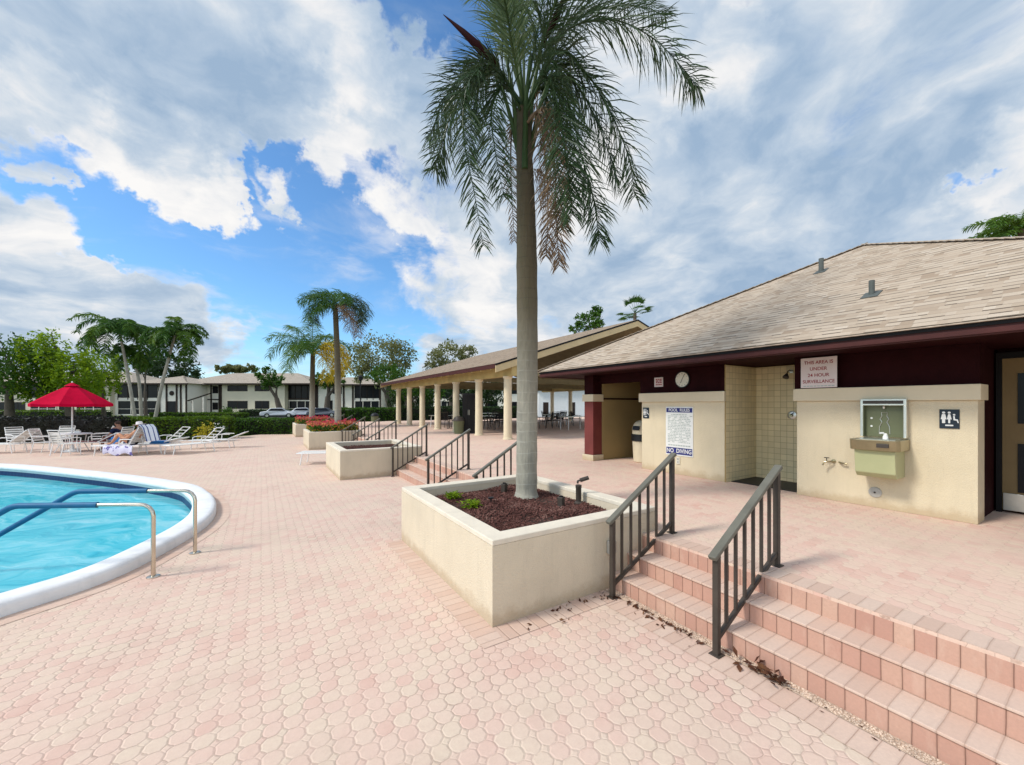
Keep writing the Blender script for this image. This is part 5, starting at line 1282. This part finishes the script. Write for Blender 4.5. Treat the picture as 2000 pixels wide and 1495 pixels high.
# towels and bag
lr = L0.location; X_ = RIGHT; Yv = VIEW
def Lp(x, y, z): return lr + X_*x + Yv*y + V((0, 0, z))
def towel(m):
    b = 1.05; ca, sa = math.cos(b), math.sin(b); n = 10; P = []
    for i in range(n+1):
        u = i/n; row = []
        for j in range(7):
            y = -.30+.60*j/6
            if u < .62: k = u/.62*.86; p = Lp(.34+k*ca-.03, y, .40+k*sa+.02)
            else: k = (u-.62)/.38; p = Lp(.34+.86*ca+.04+k*.20+.02*math.sin(j*2.), y, .40+.86*sa-k*.62)
            row.append(m.bm.verts.new(p+V((0, 0, .012*math.sin(j*1.9+i)))))
        P.append(row)
    for a, c in zip(P, P[1:]):
        for j in range(6): m.bm.faces.new((a[j], a[j+1], c[j+1], c[j]))
tw = thing('striped_towel', 'blue and white striped towel over the back of the sunbather lounger', 'towel', Lp(.4, 0, .4), AW)
B(towel).build('cloth', M['towel'], tw, smooth=80)
def drape(m):
    P = []
    for i in range(13):
        u = -.62+i*.09; row = []
        for j, (y, z) in enumerate(((.05, .385), (-.2, .385), (-.325, .37), (-.345, .26), (-.36, .13), (-.35, .06+.05*math.sin(i*.9)))):
            row.append(m.bm.verts.new(Lp(u+.03*j*.6, y+.012*math.sin(i*1.7+j), z)))
        P.append(row)
    for a, c in zip(P, P[1:]):
        for j in range(5): m.bm.faces.new((a[j], a[j+1], c[j+1], c[j]))
ld = thing('lilac_towel', 'lilac and navy towel hanging over the side of the sunbather lounger', 'towel', Lp(-.3, -.3, .38), AW)
B(drape).build('cloth', M['lilac'], ld, smooth=80)
bg = thing('beach_bag', 'bright blue and white beach bag standing by the sunbather feet', 'bag', Lp(-.95, .30, 0))
B(lambda m: m.prism([(-.2, .0), (.2, .0), (.25, .40), (.1, .46), (-.12, .44), (-.25, .40)], lambda p, s: Lp(-.78+p[0], .48+(.08 if s else -.08), .22+p[1]))).build('body', M['bluecloth'], bg, bevel=.03)
B(lambda m: m.tube([Lp(-.88, .40, .62), Lp(-.84, .40, .78), Lp(-.72, .40, .78), Lp(-.68, .40, .62)], .012, 6)).build('strap', M['white'], bg)
B(lambda m: m.prism([(-.06, .0), (.1, .02), (.16, .3), (.0, .34)], lambda p, s: Lp(-.66+p[0], .385+(.012 if s else 0), .24+p[1]))).build('pocket', M['white'], bg)
bt = thing('blue_towel', 'dark blue folded towel lying right of the striped towel', 'towel', XY(312, 15.6, .36))
def fold(m):
    r = random.Random(2)
    for k in range(4): m.box(XY(312, 15.5, .385+.028*k)+V((r.uniform(-.02, .02), 0, 0)), (.55-.04*k, .34, .026), Matrix.Rotation(AW+r.uniform(-.1, .1), 3, 'Z'))
B(fold).build('cloth', M['bluecloth'], bt, bevel=.012)
bt.location.z = .36
lounger('pool_lounger', 'white lounger holding the folded dark blue towel', XY(305, 15.7), AW, .3, arms=False)

# ------------------------------------------------------------------ people
def skinbody(root, joints, edges, name, mat, rootj, sub=2):
    bm = bmesh.new(); sl = bm.verts.layers.skin.verify(); vs_ = {}
    for k, (p, rx) in joints.items():
        v = bm.verts.new(p); v[sl].radius = (rx, rx) if not isinstance(rx, tuple) else rx; v[sl].use_root = (k == rootj); vs_[k] = v
    for a, b_ in edges: bm.edges.new((vs_[a], vs_[b_]))
    me = bpy.data.meshes.new(name); bm.to_mesh(me); bm.free(); me.materials.append(mat)
    o = bpy.data.objects.new(name, me); COL.objects.link(o); o.parent = root
    s = o.modifiers.new('skin', 'SKIN'); s.use_smooth_shade = True
    u = o.modifiers.new('sub', 'SUBSURF'); u.levels = sub; u.render_levels = sub
    return o
def hand(J, E, wrist, side, wp, d, up):
    """palm and five bent fingers from the wrist along d; side is the thumb side"""
    d = V(d).normalized(); s = V(side).normalized(); up = V(up).normalized(); pm = V(wp)+d*.05
    J[wrist+'palm'] = (pm, .026); E.append((wrist, wrist+'palm'))
    for i, L in enumerate((.075, .085, .08, .062)):
        o = s*(.028-.019*i); a = pm+d*.035+o; b_ = a+d*L*.5-up*.012; c = b_+d*L*.42-up*.03
        for n_, p, r_ in (('a', a, .011), ('b', b_, .0095), ('c', c, .008)): J[f'{wrist}f{i}{n_}'] = (p, r_)
        E += [(wrist+'palm', f'{wrist}f{i}a'), (f'{wrist}f{i}a', f'{wrist}f{i}b'), (f'{wrist}f{i}b', f'{wrist}f{i}c')]
    a = pm-d*.01+s*.03; b_ = a+(d*.6+s*.8).normalized()*.04; c = b_+(d*.9+s*.3).normalized()*.03
    for n_, p, r_ in (('a', a, .012), ('b', b_, .011), ('c', c, .009)): J[f'{wrist}t{n_}'] = (p, r_)
    E += [(wrist+'palm', wrist+'ta'), (wrist+'ta', wrist+'tb'), (wrist+'tb', wrist+'tc')]
def face_bits(m, hc, fwd, up, right, s=1.0):
    return
def sunbather():
    # local frame: +x towards the head end, +y away from the camera
    root = thing('person', 'sunbather reclining on a lounger with bent knees, dark swimwear and pale hat', 'person', lr, AW)
    J = {}; E = []
    hip = V((.22, 0, .50)); J['pelvis'] = (hip, .13)
    J['waist'] = (V((.33, 0, .60)), .115); J['chest'] = (V((.43, 0, .78)), .135); J['collar'] = (V((.49, 0, .92)), .10); J['neck'] = (V((.50, 0, .99)), .052); J['skull'] = (V((.48, 0, 1.10)), .088); J['crown'] = (V((.49, 0, 1.17)), .075); J['chin'] = (V((.425, 0, 1.045)), .04); J['nose'] = (V((.385, 0, 1.10)), .016)
    E += [('pelvis', 'waist'), ('waist', 'chest'), ('chest', 'collar'), ('collar', 'neck'), ('neck', 'skull'), ('skull', 'crown'), ('skull', 'chin'), ('skull', 'nose')]
    for s, n_ in ((-1, 'l'), (1, 'r')):
        kx = -.19 if s < 0 else -.12; kz = .80 if s < 0 else .76
        J[n_+'hip'] = (V((.14, s*.10, .47)), .095); J[n_+'knee'] = (V((kx, s*.11, kz)), .062); J[n_+'calf'] = (V((kx-.14, s*.11, kz-.17)), .056); J[n_+'ankle'] = (V((kx-.29, s*.11, .44)), .038); J[n_+'toe'] = (V((kx-.44, s*.12, .42)), .032)
        E += [('pelvis', n_+'hip'), (n_+'hip', n_+'knee'), (n_+'knee', n_+'calf'), (n_+'calf', n_+'ankle'), (n_+'ankle', n_+'toe')]
        J[n_+'sh'] = (V((.47, s*.18, .88)), .062); J[n_+'elb'] = (V((.28, s*.27, .68)), .043); J[n_+'wr'] = (V((.08, s*.22, .66)), .03)
        E += [('collar', n_+'sh'), (n_+'sh', n_+'elb'), (n_+'elb', n_+'wr')]
        hand(J, E, n_+'wr', (0, -s, .3), J[n_+'wr'][0], (-1, -.1*s, -.1), (0, 0, 1))
    skinbody(root, J, E, 'body', M['skin'], 'pelvis')
    local(root, lambda m: m.ball((.23, 0, .51), .165, 3, (1.0, 1.12, .95)), 'swim_shorts', 'blackcloth', smooth=80)
    local(root, lambda m: m.ball((.40, 0, .74), .155, 3, (.86, 1.14, .62)), 'swim_top', 'blackcloth', smooth=80)
    local(root, lambda m: [m.lathe((.47, 0, 1.135), [(.19, .0), (.20, .008), (.10, .02), (.098, .07), (.08, .115), (.02, .125)], 24, Matrix.Rotation(-.15, 3, 'Y'))], 'hat', 'hat', smooth=50)
    local(root, lambda m: m.ball((.52, 0, 1.09), .095, 2, (.9, 1.05, 1.1)), 'hair', 'hair', smooth=80)
    local(root, lambda m: [m.ball((.397, y, 1.115), .012, 1) for y in (-.032, .032)], 'sunglasses', 'black')
    local(root, lambda m: m.box((.392, 0, 1.062), (.008, .04, .01)), 'mouth', 'pinkcloth')
sunbather()
def sitter():
    p0 = XY(230, 16.6); root = thing('person', 'seated bather in a navy top behind the sunbather, head bare', 'person', p0, AW)
    J = {}; E = []
    J['pelvis'] = (V((0, 0, .44)), .14); J['waist'] = (V((.0, 0, .60)), .13); J['chest'] = (V((.02, 0, .80)), .15); J['collar'] = (V((.03, 0, .93)), .10); J['neck'] = (V((.02, 0, .99)), .055); J['skull'] = (V((-.01, 0, 1.10)), .09); J['crown'] = (V((.0, 0, 1.17)), .08); J['chin'] = (V((-.07, 0, 1.045)), .04); J['nose'] = (V((-.115, 0, 1.10)), .016)
    E += [('pelvis', 'waist'), ('waist', 'chest'), ('chest', 'collar'), ('collar', 'neck'), ('neck', 'skull'), ('skull', 'crown'), ('skull', 'chin'), ('skull', 'nose')]
    for s, n_ in ((-1, 'l'), (1, 'r')):
        J[n_+'hip'] = (V((-.08, s*.10, .45)), .095); J[n_+'knee'] = (V((-.46, s*.13, .48)), .065); J[n_+'calf'] = (V((-.50, s*.13, .30)), .056); J[n_+'ankle'] = (V((-.50, s*.13, .08)), .04); J[n_+'toe'] = (V((-.66, s*.14, .045)), .035)
        E += [('pelvis', n_+'hip'), (n_+'hip', n_+'knee'), (n_+'knee', n_+'calf'), (n_+'calf', n_+'ankle'), (n_+'ankle', n_+'toe')]
        J[n_+'sh'] = (V((.02, s*.19, .89)), .068); J[n_+'elb'] = (V((-.08, s*.26, .64)), .047); J[n_+'wr'] = (V((-.30, s*.18, .58)), .032)
        E += [('collar', n_+'sh'), (n_+'sh', n_+'elb'), (n_+'elb', n_+'wr')]
        hand(J, E, n_+'wr', (0, -s, .3), J[n_+'wr'][0], (-1, -.1*s, -.15), (0, 0, 1))
    skinbody(root, J, E, 'body', M['skin2'], 'pelvis')
    S = {k: (J[k][0], J[k][1]+.018) for k in ('pelvis', 'waist', 'chest', 'collar')}; Es = [('pelvis', 'waist'), ('waist', 'chest'), ('chest', 'collar')]
    for s in 'lr':
        S[s+'sh'] = (J[s+'sh'][0], .083); S[s+'mid'] = (J[s+'sh'][0].lerp(J[s+'elb'][0], .75), .066); Es += [('collar', s+'sh'), (s+'sh', s+'mid')]
    skinbody(root, S, Es, 'shirt', M['navy'], 'pelvis')
    S = {'p': (V((0, 0, .44)), .155)}; Es = []
    for s in 'lr': S[s+'h'] = (J[s+'hip'][0], .112); S[s+'k'] = (J[s+'hip'][0].lerp(J[s+'knee'][0], .7), .092); Es += [('p', s+'h'), (s+'h', s+'k')]
    skinbody(root, S, Es, 'shorts', M['bluecloth'], 'p')
    local(root, lambda m: m.ball((.015, 0, 1.135), .098, 2, (1, .98, .92)), 'hair', 'hair', smooth=80)
    local(root, lambda m: [m.ball((-.098, y, 1.115), .010, 1) for y in (-.032, .032)], 'eyes', 'black')
    local(root, lambda m: m.box((-.107, 0, 1.06), (.008, .04, .008)), 'mouth', 'pinkcloth')
sitter()
chair('white strap chair carrying the seated bather in navy', XY(230, 16.6)+RIGHT*.05, AW+PI)

# ------------------------------------------------------------------ pavilion furniture
def ptable(px, d, label):
    p = XY(px, d, ZD); t = thing('pavilion_table', label, 'table', p, rr.uniform(-.3, .3), 'tables inside the pavilion')
    local(t, lambda m: m.ext(-.9, .9, -.38, .38, .71, .74), 'table_top', 'silver')
    for x in (-.75, .75):
        for y in (-.3, .3): local(t, lambda m: m.tube([(x, y, .71), (x*1.04, y*1.06, 0)], .02, 6), 'leg', 'white')
for px, d, lab in ((1122, 22.5, 'pale-legged folding table near the corner pillar, inside the pavilion'), (868, 25, 'pavilion table behind the fourth and fifth columns'), (960, 24, 'pavilion table seen just left of the tall palm trunk'), (1085, 27, 'pavilion table right of the tall palm trunk'), (950, 31, 'farther pavilion table beyond the dark stacked chairs'), (1100, 32, 'farthest pavilion table near the rear columns')): ptable(px, d, lab)
cn = 0
for px, d in ((940, 22.5), (952, 22.9), (966, 23.3), (975, 22.2), (945, 26), (972, 27), (985, 25), (1066, 23.5), (1078, 24.2), (1090, 24.8), (1070, 28), (1096, 28.5), (1108, 26), (1126, 27.5), (880, 24), (868, 23.4)):
    cn += 1
    o = chair('dark chair among the tables in the shade of the pavilion', XY(px, d, ZD), rr.uniform(0, 6.3), 'dark chairs inside the pavilion', 'black', 'rail')
cab = thing('tall_cabinet', 'tall black cabinet standing between the fifth and sixth pavilion columns', 'cabinet', XY(917, 19.6, ZD))
cq = XY(917, 19.6, ZD)
B(lambda m: m.box(cq, (.62, .55, 1.95), Matrix.Rotation(AW, 3, 'Z'), True)).build('body', M['black'], cab, bevel=.01)
B(lambda m: [m.box(cq-VIEW*.283+RIGHT*s*.155+V((0, 0, .08)), (.29, .016, 1.8), Matrix.Rotation(AW, 3, 'Z'), True) for s in (-1, 1)]).build('door', M['gutter'], cab)
B(lambda m: [m.tube([cq-VIEW*.30+RIGHT*s*.03+V((0, 0, .9)), cq-VIEW*.30+RIGHT*s*.03+V((0, 0, 1.15))], .012, 6) for s in (-1, 1)]).build('handle', M['silver'], cab)
gb = thing('green_bin', 'rounded dark green bin left of the black cabinet', 'bin', XY(896, 19.3, ZD)); gq = XY(896, 19.3, ZD)
B(lambda m: m.lathe(gq, [(.22, 0), (.27, .6), (.28, .62)], 18)).build('body', M['olive_dark'], gb, smooth=40)
B(lambda m: m.lathe(gq, [(.29, .62), (.28, .68), (.2, .8), (.02, .84)], 18)).build('lid', M['rail'], gb, smooth=40)
lp = thing('lamp_post', 'black lamp post rising behind the far railings', 'lamp post', XY(704, 38))
lq = XY(704, 38)
B(lambda m: m.tube([lq, lq+V((0, 0, 4.1))], .05, 8)).build('pole', M['black'], lp)
B(lambda m: m.lathe(lq, [(.05, 4.1), (.17, 4.2), (.2, 4.5), (.24, 4.52), (.03, 4.7)], 10)).build('lantern', M['black'], lp)
rb2 = thing('rubbish_bin', 'dark green bin standing in front of the far hedge, right of the lamp post', 'bin', XY(732, 33))
rq = XY(732, 33)
B(lambda m: m.lathe(rq, [(.28, 0), (.31, .9), (.33, .92)], 14)).build('body', M['olive_dark'], rb2, smooth=40)
B(lambda m: m.lathe(rq, [(.34, .92), (.33, 1.0), (.2, 1.15), (.02, 1.2)], 14)).build('lid', M['black'], rb2, smooth=40)
sl = thing('garden_arch', 'small white garden arch with a slanted brown top behind the hedge', 'arch', XY(387, 42), AW)
for x in (-.55, .55): local(sl, lambda m: m.box((x, 0, 0), (.11, .11, 2.3+.35*(x+.55)), None, True), 'post', 'housewhite')
local(sl, lambda m: [m.bar((-1.1, 0, 2.26), (1.3, 0, 3.05), .16, .10), m.bar((-.7, 0, 2.2), (-.55, 0, 1.8), .06, .06)], 'top_beam', 'housebrown')

# ------------------------------------------------------------------ road, cars, houses
struct(B(lambda m: m.face([XY(-600, 55, -.04), XY(2600, 55, -.04), XY(2600, 64, -.04), XY(-600, 64, -.04)])).build('road', M['asphalt']))
def car(label, px, d, mat, rot=0.0):
    t = thing('parked_car', label, 'car', XY(px, d, -.04), AW+rot, 'cars parked in front of the houses')
    side = [(-2.2, .35), (-2.25, .62), (-2.1, .86), (-1.45, .95), (-.95, 1.38), (.55, 1.42), (1.15, 1.02), (2.0, .88), (2.22, .66), (2.2, .35)]
    local(t, lambda m: m.prism(side, lambda p, s: V((p[0], (.85 if s else -.85)*(1 if p[1] < 1.0 else .84), p[1]))), 'body', mat, bevel=.05)
    def gl(m):
        for s in (-1, 1):
            y = lambda z: s*(.858 if z < 1.0 else .735)
            m.face([(-1.28, s*.83, 1.0), (.98, s*.83, 1.02), (.48, s*.735, 1.35), (-.86, s*.735, 1.33)])
        m.face([(1.17, -.7, 1.04), (1.17, .7, 1.04), (.62, .66, 1.39), (.62, -.66, 1.39)]); m.face([(-1.46, -.7, .98), (-1.46, .7, .98), (-1.02, .66, 1.35), (-1.02, -.66, 1.35)])
    local(t, gl, 'window', 'darkglass', normals=False)
    for x in (-1.35, 1.35):
        for s in (-.82, .82):
            w = local(t, lambda m: m.lathe((x, s, .33), [(.2, -.1), (.33, -.1), (.33, .1), (.2, .1)], 18, Matrix.Rotation(PI/2, 3, 'X')), 'wheel', 'rubber', smooth=40)
            local(t, lambda m: m.lathe((x, s, .33), [(.19, -.105), (.19, .105)], 14, Matrix.Rotation(PI/2, 3, 'X')), 'rim', 'silver', w)
    for s in (-.6, .6): local(t, lambda m: m.box((2.2, s, .68), (.06, .3, .12)), 'headlight', 'white', bevel=.02)
car('white car parked left of the two behind the low hedge', 543, 58, 'carwhite', .5)
car('silver-white car parked right, beside the shorter planter palm', 592, 61, 'carwhite', .4)
car('dark grey car parked between the two planter palms', 632, 61, 'cardark', .2)
def house(label, px, d, rot=0.0):
    return thing('apartment_house', label, 'apartment house', XY(px, d, -.05), AW+rot, 'two-storey apartment houses beyond the lawn')
def hip(m, x0, x1, y0, y1, z, h, o=.9):
    x0 -= o; x1 += o; y0 -= o; y1 += o; r_ = (y1-y0)/2; a, b_, c, d = V((x0, y0, z)), V((x1, y0, z)), V((x1, y1, z)), V((x0, y1, z)); p, q = V((x0+r_, (y0+y1)/2, z+h)), V((x1-r_, (y0+y1)/2, z+h)); L = math.hypot(r_, h)
    m.face([a, b_, q, p], [(x0, 0), (x1, 0), (x1-r_, L), (x0+r_, L)]); m.face([b_, c, q], [(y0, 0), (y1, 0), ((y0+y1)/2, L)]); m.face([c, d, p, q], [(x1, 0), (x0, 0), (x0+r_, L), (x1-r_, L)]); m.face([d, a, p], [(y1, 0), (y0, 0), ((y0+y1)/2, L)])
def win(t, x, z, w, h, y=0.0, louv=False):
    f = local(t, lambda m: [m.ext(x-w/2-.08, x+w/2+.08, y-.05, y+.02, z-h/2-.08, z-h/2), m.ext(x-w/2-.08, x+w/2+.08, y-.05, y+.02, z+h/2, z+h/2+.08), m.ext(x-w/2-.08, x-w/2, y-.05, y+.02, z-h/2, z+h/2), m.ext(x+w/2, x+w/2+.08, y-.05, y+.02, z-h/2, z+h/2), m.ext(x-.03, x+.03, y-.045, y+.02, z-h/2, z+h/2)], 'window', 'housebrown')
    local(t, lambda m: m.ext(x-w/2, x+w/2, y-.02, y-.004, z-h/2, z+h/2), 'pane', 'darkglass', f)
def porch(t, x0, x1, y=0.0, rails=True):
    """two storeys of dark screened balcony"""
    local(t, lambda m: [m.ext(x0, x1, y-.03, y-.01, .2, 2.5), m.ext(x0, x1, y-.03, y-.01, 3.1, 5.5)], 'screen', 'darkglass')
    f = local(t, lambda m: [m.ext(x0-.1, x1+.1, y-.12, y-.03, 2.55, 2.75), m.ext(x0, x1, y-.08, y-.03, 1.1, 1.17)]+[m.ext(x0+(x1-x0)*k/3-.05, x0+(x1-x0)*k/3+.05, y-.1, y-.03, .2, 2.55) for k in range(4)], 'railing', 'housewhite')
    local(t, lambda m: [m.ext(x0+(x1-x0)*k/4-.04, x0+(x1-x0)*k/4+.04, y-.1, y-.03, 2.75, 5.5) for k in range(5)], 'screen_posts', 'housebrown')
K = 75/F
h1 = house('cream apartment house with hip roof in the middle distance', 432, 75)
u = lambda px: (px-432)*K
local(h1, lambda m: m.ext(u(432), u(556), 0, 11, 0, 5.75), 'wall', 'housewall')
local(h1, lambda m: m.ext(u(358), u(431.9), .6, 10, 0, 5.75), 'wing_wall', 'housewhite')
for px in (359, 376, 393, 408, 424): local(h1, lambda m: m.ext(u(px)-.12, u(px)+.12, .5, .6, 0, 5.75), 'timber_trim', 'housebrown')
local(h1, lambda m: m.ext(u(358), u(431), .52, .59, 2.75, 2.95), 'timber_trim', 'housebrown'); local(h1, lambda m: m.ext(u(430.2), u(433.5), -.06, .5, 0, 5.75), 'timber_trim', 'housebrown')
local(h1, lambda m: m.ext(u(556), u(614), 1.2, 11, 0, 5.75), 'balcony_wall', 'housebrown')
local(h1, lambda m: m.ext(u(614), u(741), .8, 11, 0, 5.75), 'white_wall', 'housewhite')
win(h1, u(464), 4.95, 3.6, .95); win(h1, u(464), 1.85, 3.6, 1.3); win(h1, u(512), 4.95, 2.6, .95); win(h1, u(512), 1.85, 2.5, 1.3)
for px in (384, 416): win(h1, u(px), 4.7, .9, 1.2, .6); win(h1, u(px), 1.6, .9, 1.2, .6)
porch(h1, u(558), u(606), 1.2); porch(h1, u(690), u(738), .8)
win(h1, u(655), 4.6, 1.6, 1.2, .8); win(h1, u(640), 1.6, 1.0, 2.0, .8)
for px in (616, 640, 668, 686, 740): local(h1, lambda m: m.ext(u(px)-.15, u(px)+.15, .7, .8, 0, 5.75), 'timber_trim', 'housebrown')
local(h1, lambda m: [hip(m, u(358), u(610), -.2, 11, 5.85, 2.35), hip(m, u(600), u(745), .6, 11, 5.72, 1.7)], 'roof', 'shingle_house', normals=False)
local(h1, lambda m: [m.ext(u(358)-.95, u(610)+.95, -1.15, -1.05, 5.6, 5.84), m.ext(u(358)-.95, u(610)+.95, -1.05, 11.9, 5.62, 5.7), m.ext(u(611)+.9, u(745)+.95, -.35, -.25, 5.46, 5.70)], 'fascia', 'housebrown')
h0 = house('cream apartment house with dark balconies behind the trees on the left', 180, 70)
K0 = 70/F; u0 = lambda px: (px-180)*K0
local(h0, lambda m: m.ext(u0(-120), u0(215), 0, 11, 0, 5.7), 'wall', 'housewall')
local(h0, lambda m: m.ext(u0(215), u0(358), .8, 11, 0, 5.7), 'white_wall', 'housewhite')
porch(h0, u0(222), u0(300), .8); porch(h0, u0(150), u0(200)); porch(h0, u0(60), u0(110))
for px in (-40, 10, 35, 130): win(h0, u0(px), 4.7, 2.4, 1.2); win(h0, u0(px), 1.6, 2.4, 1.3)
for px in (304, 318, 338, 346, 357): local(h0, lambda m: m.ext(u0(px)-.14, u0(px)+.14, .7, .8, 0, 5.7), 'timber_trim', 'housebrown')
local(h0, lambda m: m.lathe((u0(328), .8, 3.9), [(.42, .0), (.42, .06)], 20, Matrix.Rotation(PI/2, 3, 'X')), 'round_vent', 'housebrown')
local(h0, lambda m: m.ext(u0(316), u0(336), .76, .79, .2, 2.5), 'entry_door', 'darkglass')
local(h0, lambda m: [hip(m, u0(-120), u0(260), -.1, 11, 5.75, 2.3), hip(m, u0(250), u0(358), .7, 11, 5.65, 1.7)], 'roof', 'shingle_house', normals=False)
local(h0, lambda m: [m.ext(u0(-120)-1, u0(260)+1, -1.05, -.95, 5.5, 5.74), m.ext(u0(262)+.95, u0(358)+1, -.25, -.15, 5.4, 5.63)], 'fascia', 'housebrown')
h2 = house('pale apartment house glimpsed between the pavilion columns', 880, 78)
K2 = 78/F; u2 = lambda px: (px-880)*K2
local(h2, lambda m: m.ext(u2(770), u2(1040), 0, 11, 0, 5.8), 'wall', 'housewhite')
for px in (795, 830, 900, 960, 1010): win(h2, u2(px), 4.7, 2.2, 1.3); win(h2, u2(px), 1.7, 2.2, 1.3)
porch(h2, u2(850), u2(885)); porch(h2, u2(920), u2(945))
local(h2, lambda m: hip(m, u2(770), u2(1040), 0, 11, 5.85, 2.0), 'roof', 'shingle_house', normals=False)
h3 = thing('white_outbuilding', 'bright white low building glimpsed at the right end of the pavilion', 'building', XY(1100, 60, 0), AW)
K3 = 60/F; u3 = lambda px: (px-1100)*K3
local(h3, lambda m: m.ext(u3(1052), u3(1150), 0, 8, 0, 4.2), 'wall', 'white')
local(h3, lambda m: [m.ext(u3(px)-.4, u3(px)+.4, -.03, -.005, .2, 2.2) for px in (1066, 1118)], 'door', 'housebrown')
local(h3, lambda m: hip(m, u3(1052), u3(1150), 0, 8, 4.25, 1.2, .6), 'roof', 'shingle_house', normals=False)
